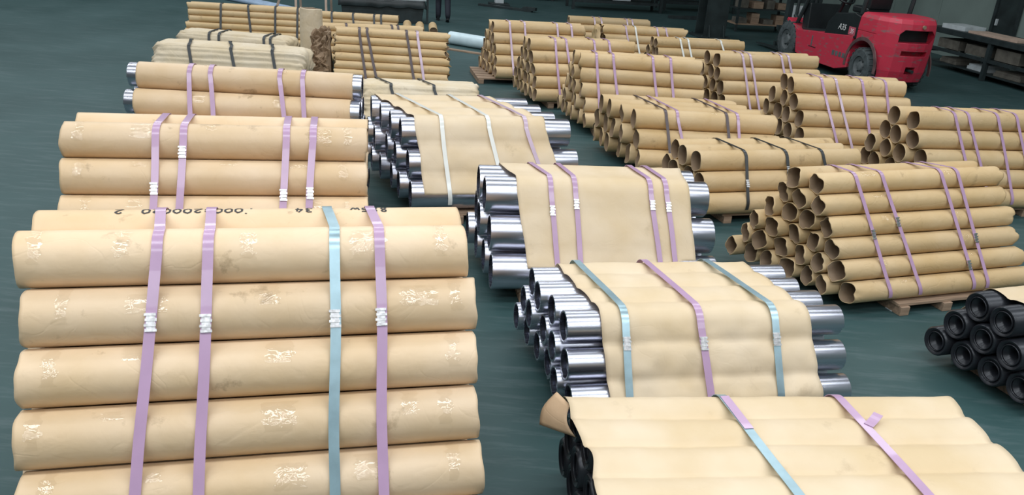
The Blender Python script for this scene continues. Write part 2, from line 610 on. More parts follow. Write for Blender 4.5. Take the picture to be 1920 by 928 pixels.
STACKS = {
 'A': dict(x=-2.036, y=3.134, yaw=14.0, L=1.88, d=0.248, rows=6, ntop=2, base=0.10, skew=0.0),
 'B': dict(x=-2.868, y=5.030, yaw=12.1, L=1.88, d=0.238, rows=6, ntop=2, base=0.10, skew=0.0),
 'C': dict(x=-3.380, y=7.063, yaw=5.4, L=1.97, d=0.238, rows=6, ntop=1, base=0.10, skew=0.0),
 'M2': dict(x=-1.132, y=7.648, yaw=14.7, L=1.65, d=0.300, rows=3, ntop=4, base=0.10, skew=0.24),
 'M3': dict(x=-0.227, y=6.037, yaw=9.0, L=1.76, d=0.296, rows=3, ntop=2, base=0.10, skew=0.10),
 'M4': dict(x=0.320, y=4.291, yaw=12.1, L=1.75, d=0.210, rows=3, ntop=4, base=0.10, skew=0.10),
 'R1': dict(x=2.343, y=6.318, yaw=20.4, L=1.88, d=0.176, rows=6, ntop=2, base=0.10, skew=0.33),
 'R2': dict(x=1.771, y=8.058, yaw=17.8, L=1.90, d=0.218, rows=3, ntop=3, base=0.10, skew=0.08),
 'R3': dict(x=4.262, y=9.063, yaw=11.8, L=1.69, d=0.216, rows=5, ntop=2, base=0.10, skew=0.20),
 'R4': dict(x=3.410, y=10.635, yaw=9.9, L=1.56, d=0.220, rows=5, ntop=2, base=0.10, skew=0.18),
 'R5': dict(x=2.799, y=12.461, yaw=14.9, L=1.66, d=0.212, rows=5, ntop=2, base=0.10, skew=0.10),
 'R6': dict(x=1.267, y=9.508, yaw=6.5, L=1.70, d=0.242, rows=3, ntop=4, base=0.10, skew=0.26),
 'R7': dict(x=0.714, y=11.528, yaw=3.1, L=1.69, d=0.212, rows=5, ntop=2, base=0.10, skew=0.28),
 'R8': dict(x=0.036, y=12.929, yaw=14.7, L=1.71, d=0.200, rows=5, ntop=2, base=0.10, skew=0.12),
 'R9': dict(x=-0.631, y=14.556, yaw=12.1, L=1.63, d=0.202, rows=5, ntop=2, base=0.10, skew=0.12),
 'R10': dict(x=0.935, y=19.725, yaw=10.2, L=1.93, d=0.180, rows=3, ntop=2, base=0.10, skew=0.0),
 'R11': dict(x=1.505, y=17.277, yaw=7.8, L=1.76, d=0.180, rows=4, ntop=2, base=0.10, skew=0.1),
 'R12': dict(x=2.389, y=15.769, yaw=12.8, L=1.77, d=0.186, rows=4, ntop=2, base=0.10, skew=0.1),
 'F': dict(x=-6.367, y=15.824, yaw=8.8, L=2.11, d=0.126, rows=6, ntop=2, base=0.10, skew=0.0),
 'G': dict(x=-2.967, y=13.027, yaw=5.0, L=1.73, d=0.132, rows=7, ntop=2, base=0.10, skew=0.1),
 'Gb': dict(x=-3.659, y=14.830, yaw=15.4, L=1.81, d=0.135, rows=5, ntop=2, base=0.10, skew=0.0),
 'Gc': dict(x=-4.275, y=17.168, yaw=6.3, L=1.60, d=0.140, rows=4, ntop=2, base=0.10, skew=0.0),
 'D': dict(x=-4.819, y=10.749, yaw=3.9, L=1.95, d=0.160, rows=6, ntop=3, base=0.05, skew=0.0),
 'E': dict(x=-5.294, y=12.706, yaw=-3.1, L=1.74, d=0.160, rows=5, ntop=3, base=0.05, skew=0.0),
 'H': dict(x=-2.104, y=10.741, yaw=10.4, L=1.53, d=0.190, rows=3, ntop=3, base=0.05, skew=0.0),
 'K': dict(x=3.215, y=4.850, yaw=20.0, L=1.30, d=0.214, rows=3, ntop=2, base=0.08, skew=0.05),
 'G1': dict(x=0.530, y=2.300, yaw=7.9, L=1.86, d=0.210, rows=3, ntop=6, base=0.10, skew=0.02),
}

class Stack:
    def __init__(s, key):
        s.key = key
        s.__dict__.update(STACKS[key])
        a = math.radians(s.yaw)
        s.rz = a
        s.U = Vector((math.cos(a), math.sin(a), 0))
        s.V = Vector((-math.sin(a), math.cos(a), 0))
        s.r = s.d / 2
        s.step = s.d * 0.866
        s.zt = s.base + s.r + s.step * (s.rows - 1)
    def P(s, u, v, z):
        p = Vector((s.x, s.y, 0)) + s.U * u + s.V * v
        p.z = z
        return p
    def rolls(s):
        for k in range(s.rows):
            for j in range(s.ntop + k):
                v = -k * s.r + j * s.d
                yield k, j, v, s.zt - k * s.step
    def outline(s, extra=0.0, na=7, low_front=20, low_back=20):
        """loop over the stack in (v, z): up the back slope, over the top, down the front slope"""
        R = s.r + extra
        kb = s.rows - 1
        zb = s.zt - kb * s.step
        vb_back = -kb * s.r + (s.ntop + kb - 1) * s.d
        cs = [((vb_back, zb), -low_back, 30), (((s.ntop - 1) * s.d, s.zt), 30, 90), ((0, s.zt), 90, 150), ((-kb * s.r, zb), 150, 180 + low_front)]
        pts = []
        for (cv, cz), a0, a1 in cs:
            for i in range(na + 1):
                a = math.radians(a0 + (a1 - a0) * i / na)
                pts.append((cv + R * math.cos(a), cz + R * math.sin(a), math.cos(a), math.sin(a)))
        return pts
    def u_at(s, v, z, utb, utf, ulo):
        if z > s.zt + s.r * 0.45:
            V = (s.ntop - 1) * s.d
            if V <= 0: return utf
            t = min(1, max(0, v / V))
            return utf + (utb - utf) * t
        if v > (s.ntop - 1) * s.d * 0.5 and v > 0.02:
            return utb
        S = (s.rows - 1) * s.step
        t = min(1.15, max(0, (s.zt + s.r * 0.5 - z) / S)) if S else 0
        return utf + (ulo - utf) * t

ST = {k: Stack(k) for k in STACKS}
ORD = ['first', 'second', 'third', 'fourth', 'fifth', 'sixth', 'seventh', 'eighth', 'ninth']
TIER = ['top', 'second', 'third', 'fourth', 'fifth', 'sixth', 'lowest']
DESC = {
 'A': 'the handwriting-marked pink-and-blue-strapped stack',
 'B': 'the pink-strapped stack behind the handwriting-marked one',
 'C': 'the stack with bare steel roll ends',
 'M2': 'the white-strapped steel bundle under kraft paper',
 'M3': 'the large-roll steel bundle with four pink straps',
 'M4': 'the steel bundle with two blue straps',
 'R1': 'the torn-ended thin-roll stack',
 'R2': 'the low black-strapped open-ended stack',
 'R3': 'the wide-mouthed stack behind the torn-ended stack',
 'R4': 'the pink-strapped stack beside the forklift rear wheel',
 'R5': 'the stack before the forklift side panel',
 'R6': 'the low flat-topped stack with open paper ends',
 'R7': 'the tall stack behind the low flat-topped one',
 'R8': 'the stack between the tallest open-ended ones',
 'R9': 'the stack beside the white film-wrapped roll',
 'R10': 'the farthest stack by the dark pillar',
 'R11': 'the small stack with a crumpled end',
 'R12': 'the white-strapped stack near the dark pillar',
 'F': 'the black-strapped thin-roll stack by blue pipes',
 'G': 'the thin-roll stack with a crumpled paper end',
 'Gb': 'the thin-roll stack behind the crumpled-end one',
 'Gc': 'the thin-roll stack before the dark bin',
 'K': 'the black-roll bundle',
 'G1': 'the fully paper-covered bundle',
}

def new_roll(name, s, k, j, v, z, L, du, parts, rnd, label, cat, group):
    c = s.P(s.L / 2 + du - s.skew * v, v, 0)
    root = empty(name, (c.x, c.y, z - s.r * 0.98), s.rz)
    tag(root, label, cat, group)
    for pn, me, spin in parts:
        obj(pn, me, root, (0, 0, s.r * 0.98), (rnd.uniform(0, 6.28) if spin else 0, 0, 0))
    return root

def kraft_stack(key, seg=20, nl=6, variants=5, mat='kraft', rag=0.022, dep=0.2, wrinkle=0.012, fold=0.10, jit=0.02, steel_p=0.15, keep=None, tapes=0, unique=False, proud=0.0):
    s = ST[key]
    rnd = random.Random(hash_key(key))
    R = s.r * 0.987
    wl = s.L - 2 * proud
    wraps = [wrap_mesh(wl, R, seg, nl, hash_key(key) + i * 3.7, rag, dep, wrinkle, fold, mat) for i in range(variants)]
    if proud:
        cores = [sheet_roll_mesh(s.L, R * 0.95, 32)]
        coils = coil_mesh(s.L - 0.08, R * 0.95, 24)
    else:
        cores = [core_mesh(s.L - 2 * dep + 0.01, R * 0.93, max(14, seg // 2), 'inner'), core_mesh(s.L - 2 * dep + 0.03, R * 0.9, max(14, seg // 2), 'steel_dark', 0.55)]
    out = []
    for k, j, v, z in s.rolls():
        if keep and not keep(k, j, s.ntop + k): continue
        du = rnd.uniform(-jit, jit)
        wm = wrap_mesh(wl, R, seg, nl, rnd.uniform(0, 900), rag, dep, wrinkle, fold, mat) if (unique and j == 0) else rnd.choice(wraps)
        parts = [('paper_wrap', wm, True)]
        if proud:
            parts += [('steel_sheet', cores[0], False), ('inner_coil', coils, False)]
        else:
            parts.append(('core', cores[1] if rnd.random() < steel_p else cores[0], True))
        tier = TIER[k] if k < s.rows - 1 else 'lowest'
        if k == 0 and s.ntop == 2 and key in ('A',) and j == 1:
            label = 'kraft paper roll with upside-down handwriting, second in the top tier'
            grp = None
        else:
            outer = j == 0
            label = '%s, %s tier, %s' % ('outer kraft roll on the slope' if outer else ORD[j] + ' kraft roll from the slope', tier, DESC[key])
            grp = 'rolls of the %s tier, %s' % (tier, DESC[key])
        r = new_roll('kraft_paper_roll' if not proud else 'kraft_wrapped_steel_roll', s, k, j, v, z, s.L, du, parts, rnd, label, 'paper roll', grp)
        if tapes and j == 0:
            for q in range(tapes):
                a0 = rnd.uniform(-0.2, 0.35)
                x = (q + 0.5) / tapes * (wl - 0.2) - (wl - 0.2) / 2 + rnd.uniform(-0.12, 0.12)
                tm = tape_mesh(R, a0, a0 + rnd.uniform(0.35, 1.3), rnd.uniform(0.05, 0.16), rnd.random())
                obj('tape', tm, r, (x, 0, s.r * 0.98))
            if unique:
                for x in (-wl / 2 + rnd.uniform(0.08, 0.16), wl / 2 - rnd.uniform(0.08, 0.16)):
                    obj('tape', tape_mesh(R, -0.35, 1.35, 0.05, rnd.random()), r, (x, 0, s.r * 0.98))
        out.append((k, j, r))
    return out

def hash_key(k):
    return sum(ord(c) * (i + 3) for i, c in enumerate(k)) % 97

def steel_stack(key, name='rolled_steel_sheet', black=False, seg=40, jit=0.02, keep=None):
    s = ST[key]
    rnd = random.Random(hash_key(key))
    R = s.r * 0.975
    if black:
        h = s.L / 2
        prof = [(-h + 0.2, 0), (-h + 0.2, R * 0.26), (-h + 0.05, R * 0.28), (-h + 0.035, R * 0.40), (-h + 0.02, R * 0.62), (-h + 0.004, R * 0.80), (-h, R * 0.90), (-h + 0.012, R), (h - 0.012, R), (h, R * 0.9), (h - 0.02, R * 0.62), (h - 0.05, R * 0.28), (h - 0.2, R * 0.26), (h - 0.2, 0)]
        body = MB().lathe(prof, 32).mesh('body', 'black_steel', smooth=True, angle=0.8)
        ringp = [(-h - 0.004, R * 0.60), (-h - 0.012, R * 0.64), (-h - 0.004, R * 0.68), (-h + 0.01, R * 0.66), (-h + 0.012, R * 0.62), (-h - 0.004, R * 0.60)]
        ring = MB().lathe([(a + 0.012, b) for a, b in ringp], 32).mesh('end_ring', 'black_steel', smooth=True)
        parts = [('body', body, True), ('end_ring', ring, False)]
    else:
        outs = [sheet_roll_mesh(s.L, R, seg, q * 1.3) for q in range(3)]
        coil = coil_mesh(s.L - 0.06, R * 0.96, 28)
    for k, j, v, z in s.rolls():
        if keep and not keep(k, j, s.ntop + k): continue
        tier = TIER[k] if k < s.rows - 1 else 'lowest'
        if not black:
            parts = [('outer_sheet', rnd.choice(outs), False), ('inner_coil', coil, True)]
        outer = j == 0
        word = 'black roll' if black else 'steel roll'
        label = '%s, %s tier, %s' % ('outer %s on the slope' % word if outer else '%s %s from the slope' % (ORD[j], word), tier, DESC[key])
        new_roll(name, s, k, j, v, z, s.L, rnd.uniform(-jit, jit), parts, rnd, label, 'steel roll', 'rolls of the %s tier, %s' % (tier, DESC[key]))

# ------------------------------------------------------------------ straps
COLNAME = {'pink': 'lilac strap', 'palepink': 'pale lilac strap', 'blue': 'blue-grey strap', 'white': 'white strap', 'black': 'black strap', 'brown': 'dark brown strap'}
NTH = ['first', 'second', 'third', 'fourth']

def ribbon(path, w, t):
    """path of (point, normal, side) -> closed flat band"""
    mb = MB()
    for p, n, sd in path:
        for a, b in ((-1, 0), (1, 0), (1, 1), (-1, 1)):
            mb.v.append(tuple(p + sd * (a * w / 2) + n * (b * t)))
    m = len(path)
    for i in range(m - 1):
        for k in range(4):
            l = (k + 1) % 4
            mb.f.append((i * 4 + k, i * 4 + l, (i + 1) * 4 + l, (i + 1) * 4 + k))
    mb.f.append((0, 1, 2, 3))
    e = (m - 1) * 4
    mb.f.append((e, e + 3, e + 2, e + 1))
    return mb

def strap(key, idx, n, colour, utb, utf, ulo, w=0.042, extra=0.004, seal=None, seed=0):
    s = ST[key]
    rnd = random.Random(seed)
    pts = s.outline(extra)
    # resample the long straight runs so that the band can lean
    dense = []
    for (v0, z0, a0, b0), (v1, z1, a1, b1) in zip(pts, pts[1:]):
        L = math.hypot(v1 - v0, z1 - z0)
        m = max(1, int(L / 0.08))
        for i in range(m):
            t = i / m
            dense.append((v0 + (v1 - v0) * t, z0 + (z1 - z0) * t, a0 + (a1 - a0) * t, b0 + (b1 - b0) * t))
    dense.append(pts[-1])
    wob = rnd.uniform(0, 50)
    path = []
    for v, z, nv, nzv in dense:
        if z < s.base + 0.012: continue
        u = s.u_at(v, z, utb, utf, ulo) + 0.008 * nz(v * 2.2 + wob, z * 2.2)
        path.append((s.P(u, v, z), (s.V * nv + Vector((0, 0, nzv))).normalized(), s.U))
    o0 = path[len(path) // 2][0].copy()
    mb = ribbon([(p - o0, nn, sd) for p, nn, sd in path], w, 0.003)
    o = mb.build('packing_strap', colour, None, smooth=True, angle=0.8, loc=o0)
    same = [c for c in STRAPS[key] if c[0] == colour]
    ordinal = NTH[[c for c in STRAPS[key]].index((colour, utb, utf, ulo))]
    lab = '%s, %s from the roll mouths, %s' % (COLNAME[colour], ordinal, DESC.get(key, key))
    if key in ('A', 'B', 'C', 'D', 'E', 'F', 'H', 'Gb', 'Gc', 'G'):
        lab = '%s, %s along the rolls, %s' % (COLNAME[colour], ordinal, DESC.get(key, key))
    tag(o, lab, 'strap', 'straps around %s' % DESC.get(key, key))
    if seal is not None:
        # position down the front slope
        S = (s.rows - 1) * s.d
        nf = -s.V * 0.866 + Vector((0, 0, 0.5))
        dn = -s.V * 0.5 - Vector((0, 0, 0.866))
        t = seal
        z = s.zt + s.r * 0.5 - t * (s.rows - 1) * s.step
        u = utf + (ulo - utf) * t
        c = s.P(u, 0, s.zt) + nf * (s.r + extra + 0.003) + dn * (t * S)
        m2 = MB()
        q = w * 0.56
        for a in range(4):
            y0 = -0.042 + a * 0.022
            m2.box(-q * (1.0 if a % 2 else 0.86), q * (0.86 if a % 2 else 1.0), y0, y0 + 0.011, -0.004, 0.007)
        m2.box(-q * 0.7, q * 0.7, -0.040, 0.036, -0.004, 0.0005)
        # local frame: x=U, y=-dn, z=nf
        rot = Matrix((s.U, -dn, nf)).transposed().to_euler()
        so = m2.build('seal', 'seal', o, loc=c - o0, rot=rot)
    return o

STRAPS = {
'A': [('pink', 0.504, 0.541, 0.446), ('pink', 0.722, 0.748, 0.699), ('blue', 1.240, 1.273, 1.247), ('pink', 1.440, 1.469, 1.453)],
'B': [('pink', 0.557, 0.557, 0.547), ('pink', 0.721, 0.721, 0.678), ('pink', 1.353, 1.353, 1.312), ('pink', 1.526, 1.526, 1.463)],
'C': [('pink', 0.515, 0.515, 0.651), ('pink', 0.689, 0.689, 0.859), ('pink', 1.270, 1.270, 1.470), ('pink', 1.463, 1.463, 1.596)],
'M2': [('white', 0.05, 0.366, 0.413), ('white', 0.595, 0.822, 0.938), ('palepink', 0.935, 1.189, 1.363)],
'M3': [('pink', 0.384, 0.470, 0.521), ('pink', 0.604, 0.663, 0.697), ('pink', 1.200, 1.259, 1.322), ('pink', 1.327, 1.386, 1.445)],
'M4': [('blue', 0.259, 0.350, 0.348), ('pink', 0.721, 0.810, 0.850), ('blue', 1.154, 1.282, 1.289)],
'R1': [('pink', 0.306, 0.342, 0.515), ('pink', 0.500, 0.604, 0.811), ('pink', 1.080, 1.219, 1.378), ('pink', 1.240, 1.391, 1.527)],
'R2': [('black', 0.461, 0.509, 0.481), ('black', 0.923, 0.995, 0.962), ('black', 1.327, 1.424, 1.477)],
'R3': [('pink', 0.436, 0.476, 0.605), ('pink', 0.605, 0.645, 0.790), ('pink', 0.955, 1.015, 1.091), ('pink', 1.200, 1.260, 1.358)],
'R4': [('pink', 0.314, 0.344, 0.512), ('palepink', 0.512, 0.542, 0.704), ('pink', 0.874, 0.904, 0.967), ('pink', 1.195, 1.225, 1.265)],
'R5': [('palepink', 0.385, 0.385, 0.438), ('palepink', 0.516, 0.516, 0.581), ('palepink', 1.029, 1.029, 1.110), ('palepink', 1.149, 1.149, 1.270)],
'R6': [('brown', 0.202, 0.382, 0.433), ('pink', 0.361, 0.521, 0.615), ('brown', 0.950, 1.112, 1.152), ('pink', 1.097, 1.247, 1.261)],
'R7': [('pink', 0.205, 0.235, 0.321), ('pink', 0.439, 0.469, 0.592), ('pink', 0.989, 1.019, 1.129), ('pink', 1.234, 1.264, 1.348)],
'R8': [('pink', 0.364, 0.384, 0.399), ('pink', 0.543, 0.563, 0.616), ('pink', 0.992, 1.012, 1.088), ('pink', 1.240, 1.260, 1.327)],
'R9': [('palepink', 0.277, 0.297, 0.336), ('palepink', 0.538, 0.558, 0.599), ('palepink', 1.112, 1.132, 1.180), ('palepink', 1.367, 1.387, 1.443)],
'R10': [('palepink', 0.573, 0.573, 0.599), ('palepink', 0.736, 0.736, 0.771), ('palepink', 1.352, 1.352, 1.400), ('palepink', 1.480, 1.480, 1.540)],
'R11': [('palepink', 0.469, 0.469, 0.552), ('white', 0.660, 0.660, 0.747), ('palepink', 1.118, 1.118, 1.217), ('palepink', 1.305, 1.305, 1.430)],
'R12': [('white', 0.451, 0.451, 0.529), ('white', 0.612, 0.612, 0.680), ('white', 1.269, 1.269, 1.423)],
'G': [('brown', 0.338, 0.363, 0.509), ('brown', 0.450, 0.479, 0.684), ('brown', 1.071, 1.091, 1.248), ('palepink', 1.235, 1.255, 1.401)],
'F': [('black', 0.597, 0.597, 0.623), ('black', 1.088, 1.088, 1.177), ('black', 1.584, 1.584, 1.606), ('black', 1.998, 1.998, 1.999)],
'D': [('black', 0.380, 0.470, 0.655), ('black', 0.885, 0.998, 1.232), ('black', 1.437, 1.527, 1.711)],
'E': [('black', 0.506, 0.506, 0.604), ('black', 0.662, 0.662, 0.760), ('black', 1.348, 1.348, 1.485), ('black', 1.446, 1.446, 1.586)],
'H': [('black', 0.170, 0.365, 0.475), ('black', 0.749, 0.929, 1.063)],
'Gb': [('brown', 0.458, 0.458, 0.500), ('brown', 1.261, 1.261, 1.313), ('brown', 1.363, 1.363, 1.450)],
'Gc': [('black', 0.281, 0.281, 0.321), ('black', 0.708, 0.708, 0.757), ('black', 1.126, 1.126, 1.163), ('black', 1.265, 1.265, 1.309)],
'G1': [('blue', 0.70, 0.785, 0.80), ('pink', 1.29, 1.33, 1.34)],
}
DESC['D'] = 'the wide crinkled kraft parcel'
DESC['E'] = 'the small crinkled kraft parcel'
DESC['H'] = 'the low kraft parcel behind the steel bundle'

# ------------------------------------------------------------------ cover sheets
def cover(key, left, right, s_end_l, s_end_r, s_back, label, sag=0.45, cols=44, rough=0.006, hem=0.012, seed=1.0, mat='kraft_sheet', corner=None, side_noise=0.012):
    """kraft sheet draped over the rolls; left/right = (u top back, u top front, u low)"""
    s = ST[key]
    ex = 0.0015
    pts = s.outline(ex, na=9, low_front=35, low_back=10)
    dense = []
    for (v0, z0, a0, b0), (v1, z1, a1, b1) in zip(pts, pts[1:]):
        L = math.hypot(v1 - v0, z1 - z0)
        m = max(1, int(L / 0.018))
        for i in range(m):
            t = i / m
            dense.append((v0 + (v1 - v0) * t, z0 + (z1 - z0) * t, a0 + (a1 - a0) * t, b0 + (b1 - b0) * t))
    dense.append(pts[-1])
    circ = [(v, z) for k, j, v, z in s.rolls()]
    rr = s.r + ex
    prof = []
    zlow_f = s.zt + s.r * 0.5
    for v, z, nv, nzv in dense:
        n = math.hypot(nv, nzv); nv /= n; nzv /= n
        best = 0.06
        for cv, cz in circ:
            dv, dz = cv - v, cz - z
            al = -(dv * nv + dz * nzv)
            pe2 = dv * dv + dz * dz - al * al
            if pe2 < rr * rr:
                t = al - math.sqrt(rr * rr - pe2)
                best = min(best, t)
        best = max(0, best)
        g = sag * best
        prof.append((v - nv * g, z - nzv * g, nv, nzv, v, z))
    # trim ends
    front_of = lambda v, z: (v < 0 and z < s.zt + s.r * 0.5)
    mb = MB()
    rows_ = []
    for v, z, nv, nzv, hv, hz in prof:
        back = hv > (s.ntop - 1) * s.d + s.r * 0.5 and hz < s.zt
        if back and (s.zt - hz) / 0.866 > s_back: continue
        rows_.append((v, z, nv, nzv, hv, hz))
    keep = []
    for q in rows_:
        sl = (s.zt + s.r * 0.5 - q[5]) / 0.866 if front_of(q[4], q[5]) else -1
        if sl > max(s_end_l, s_end_r): continue
        keep.append((q, sl))
    nr = len(keep)
    S = (s.rows - 1) * s.d
    for i, (q, sl) in enumerate(keep):
        v, z, nv, nzv, hv, hz = q
        ul = s.u_at(hv, hz, *left)
        ur = s.u_at(hv, hz, *right)
        ul += side_noise * nz(seed + 3, hv * 4, hz * 4)
        ur += side_noise * nz(seed + 9, hv * 4, hz * 4)
        for c in range(cols + 1):
            t = c / cols
            u = ul + (ur - ul) * t
            lim = s_end_l + (s_end_r - s_end_l) * t + hem * nz(u * 5, seed)
            vv, zz, a, b = v, z, nv, nzv
            if sl > lim:
                # row beyond the slanted hem: pull back up to the hem
                dz_ = (sl - lim) * 0.866
                dv_ = (sl - lim) * 0.5
                zz += dz_; vv += dv_
            amp = rough * (1 + 1.5 * max(0, sl) / max(S, 0.2))
            dsp = amp * (nz(u * 3 + seed, hv * 4, hz * 4) + 0.6 * nz(u * 9 + seed, hv * 9, hz * 9)) + amp * 0.8
            edge = min(t, 1 - t)
            if edge < 0.04: dsp += 0.004 * (0.04 - edge) / 0.04
            p = s.P(u, vv + a * dsp, zz + b * dsp)
            if corner: p = corner(p, u, sl, t, i / nr)
            mb.v.append(tuple(p))
    W = cols + 1
    for i in range(nr - 1):
        for c in range(cols):
            q = i * W + c
            mb.f.append((q, q + 1, q + W + 1, q + W))
    cen = s.P(s.L / 2, 0, s.zt)
    mb.v = [tuple(Vector(p) - cen) for p in mb.v]
    o = mb.build('kraft_cover_sheet', mat, None, smooth=True, loc=cen)
    sm = o.modifiers.new('thickness', 'SOLIDIFY')
    sm.thickness = 0.0015
    sm.offset = 1
    tag(o, label, 'paper sheet')
    return o

def parcel(key, label, seed, mat='kraft_pale', ripple=0.012, cols=60):
    """bundle of thin rolls packed whole in crinkled paper, twisted shut at the ends"""
    s = ST[key]
    pts = s.outline(0.0, na=8, low_front=70, low_back=70)
    dense = []
    loop = pts + [pts[0]]
    for (v0, z0, a0, b0), (v1, z1, a1, b1) in zip(loop, loop[1:]):
        L = math.hypot(v1 - v0, z1 - z0)
        m = max(1, int(L / 0.015))
        for i in range(m):
            t = i / m
            dense.append((v0 + (v1 - v0) * t, z0 + (z1 - z0) * t, a0 + (a1 - a0) * t, b0 + (b1 - b0) * t))
    cv = sum(p[0] for p in dense) / len(dense)
    cz = sum(p[1] for p in dense) / len(dense)
    mb = MB()
    n = len(dense)
    for c in range(cols + 1):
        t = c / cols
        e = min(t, 1 - t)
        k = 1.0 if e > 0.03 else 0.88 + 0.12 * math.sqrt(e / 0.03)
        for i, (v, z, a, b) in enumerate(dense):
            u = s.L * t
            if e < 0.08:
                u += (0.05 * nz(v * 9 + seed, z * 9) + 0.03 * nz(v * 25, z * 25 + seed)) * (1 - e / 0.08)
            ar = i / n * 60
            crump = (1 - min(1, e / 0.10))
            dsp = -ripple * (1 + 1.6 * nz(ar * 1.3, u * 0.5 + seed)) - 0.008 * abs(nz(ar * 2.3, u * 0.9 + seed * 3)) + 0.004 * nz(u * 6, ar + seed) - crump * 0.035 * (0.5 + nz(u * 14, ar * 1.1, seed))
            vv = cv + (v - cv) * k + a * dsp
            zz = cz + (z - cz) * k + b * dsp
            zz = max(zz, s.base + 0.004 * (1 + nz(u, v)))
            mb.v.append(tuple(s.P(u, vv, zz)))
    for c in range(cols):
        for i in range(n):
            j = (i + 1) % n
            mb.f.append((c * n + i, c * n + j, (c + 1) * n + j, (c + 1) * n + i))
    for c in (0, cols):
        prev = [c * n + i for i in range(n)]
        for k in (0.7, 0.4):
            ring = []
            for i, (v, z, a, b) in enumerate(dense):
                u = s.L * c / cols + (0.04 if c == 0 else -0.04) * (1 - k) * 2 + 0.05 * nz(i * 0.5, k * 9, seed)
                ring.append(len(mb.v))
                mb.v.append(tuple(s.P(u, cv + (v - cv) * 0.8 * k, cz + (z - cz) * 0.8 * k)))
            for i in range(n):
                j = (i + 1) % n
                mb.f.append((prev[i], prev[j], ring[j], ring[i]))
            prev = ring
        mb.f.append(tuple(prev))
    cen = s.P(s.L / 2, 0, s.base)
    mb.v = [tuple(Vector(p) - cen) for p in mb.v]
    o = mb.build('kraft_parcel', mat, None, smooth=True, loc=cen)
    tag(o, label, 'parcel')
    return o

# ------------------------------------------------------------------ pallets
def pallet(key, u0=None, u1=None, label=None, front=0.0, boards=5):
    s = ST[key]
    u0 = s.L * 0.14 if u0 is None else u0
    u1 = s.L * 0.86 if u1 is None else u1
    kb = s.rows - 1
    vf = -kb * s.r - s.r * 0.3 - front
    vb = -kb * s.r + (s.ntop + kb - 1) * s.d + s.r * 0.3
    h = s.base
    c = s.P((u0 + u1) / 2, (vf + vb) / 2, 0)
    root = empty('wooden_pallet', c, s.rz)
    tag(root, label or 'low wooden pallet under %s' % DESC.get(key, key), 'pallet')
    W, D = u1 - u0, vb - vf
    t = min(0.024, h * 0.3)
    bw = D / boards * 0.82
    pm = MB().box(-W / 2, W / 2, -bw / 2, bw / 2, -t, 0).mesh('plank', 'wood', bevel=0.002)
    for i in range(boards):
        obj('plank', pm, root, (0, -D / 2 + (i + 0.5) * D / boards, h - 0.001))
    sm = MB().box(-0.045, 0.045, -D / 2, D / 2, 0, h - t - 0.001).mesh('bearer', 'wood', bevel=0.003)
    for x in (-W / 2 + 0.06, 0, W / 2 - 0.06):
        obj('bearer', sm, root, (x, 0, 0))
    return root

# ---- left row
stack_a = kraft_stack('A', seg=40, nl=36, variants=4, rag=0.02, dep=0.12, wrinkle=0.008, fold=0.05, jit=0.022, tapes=3, unique=True)
kraft_stack('B', seg=36, nl=28, variants=4, rag=0.016, dep=0.12, wrinkle=0.007, fold=0.03, jit=0.012, tapes=3, unique=True)
kraft_stack('C', seg=28, nl=18, variants=3, rag=0.008, dep=0.05, wrinkle=0.012, fold=0.0, jit=0.012, tapes=2, proud=0.075)
outer2 = lambda k, j, n: j < 2 or j == n - 1
kraft_stack('F', seg=16, nl=5, mat='kraft_old', rag=0.03, keep=outer2, jit=0.03)
kraft_stack('G', seg=18, nl=6, mat='kraft_old', rag=0.06, fold=0.5, keep=outer2, jit=0.03)
kraft_stack('Gb', seg=16, nl=5, mat='kraft_old', rag=0.03, keep=outer2)
kraft_stack('Gc', seg=16, nl=5, mat='kraft_old', rag=0.03, keep=outer2)
# ---- right rows
kraft_stack('R1', seg=28, nl=10, variants=8, mat='kraft_old', rag=0.045, dep=0.22, wrinkle=0.018, fold=0.24, jit=0.03, tapes=2)
kraft_stack('R2', seg=24, nl=8, mat='kraft_old', rag=0.018, dep=0.22, jit=0.03)
kraft_stack('R3', seg=24, nl=8, mat='kraft_old', rag=0.02, dep=0.22, jit=0.04, steel_p=0.3)
kraft_stack('R4', seg=22, nl=6, mat='kraft_old', rag=0.02, jit=0.03)
kraft_stack('R5', seg=20, nl=6, mat='kraft_old', rag=0.02, jit=0.02, steel_p=0.4)
kraft_stack('R6', seg=26, nl=8, mat='kraft_old', rag=0.03, dep=0.22, jit=0.04, fold=0.14, tapes=1)
kraft_stack('R7', seg=20, nl=6, mat='kraft_old', rag=0.025, jit=0.03)
kraft_stack('R8', seg=18, nl=6, mat='kraft_old', rag=0.025, jit=0.02)
kraft_stack('R9', seg=18, nl=6, mat='kraft_old', rag=0.025, jit=0.02)
kraft_stack('R10', seg=16, nl=4, mat='kraft_old', keep=outer2)
kraft_stack('R11', seg=16, nl=4, mat='kraft_old', keep=outer2, rag=0.06, fold=0.5)
kraft_stack('R12', seg=16, nl=4, mat='kraft_old')
# ---- steel bundles
steel_stack('M2')
steel_stack('M3')
steel_stack('M4')
steel_stack('K', 'black_steel_roll', black=True, jit=0.03)
steel_stack('G1', 'black_steel_roll', black=True, jit=0.01)

cover('M2', (-0.17, 0.119, 0.172), (1.05, 1.39, 1.53), 0.655, 0.66, 0.25, 'kraft sheet over the white-strapped steel bundle', sag=0.35, seed=2.0)
cover('M3', (0.134, 0.211, 0.294), (1.626, 1.57, 1.608), 0.605, 0.515, 0.25, 'smooth kraft sheet over the large steel rolls with four pink straps', sag=0.06, seed=5.0, rough=0.003)
cover('M4', (0.126, 0.21, 0.236), (1.446, 1.526, 1.556), 0.46, 0.48, 0.15, 'wavy kraft sheet over the steel bundle with two blue straps', sag=0.3, seed=8.0, rough=0.011)

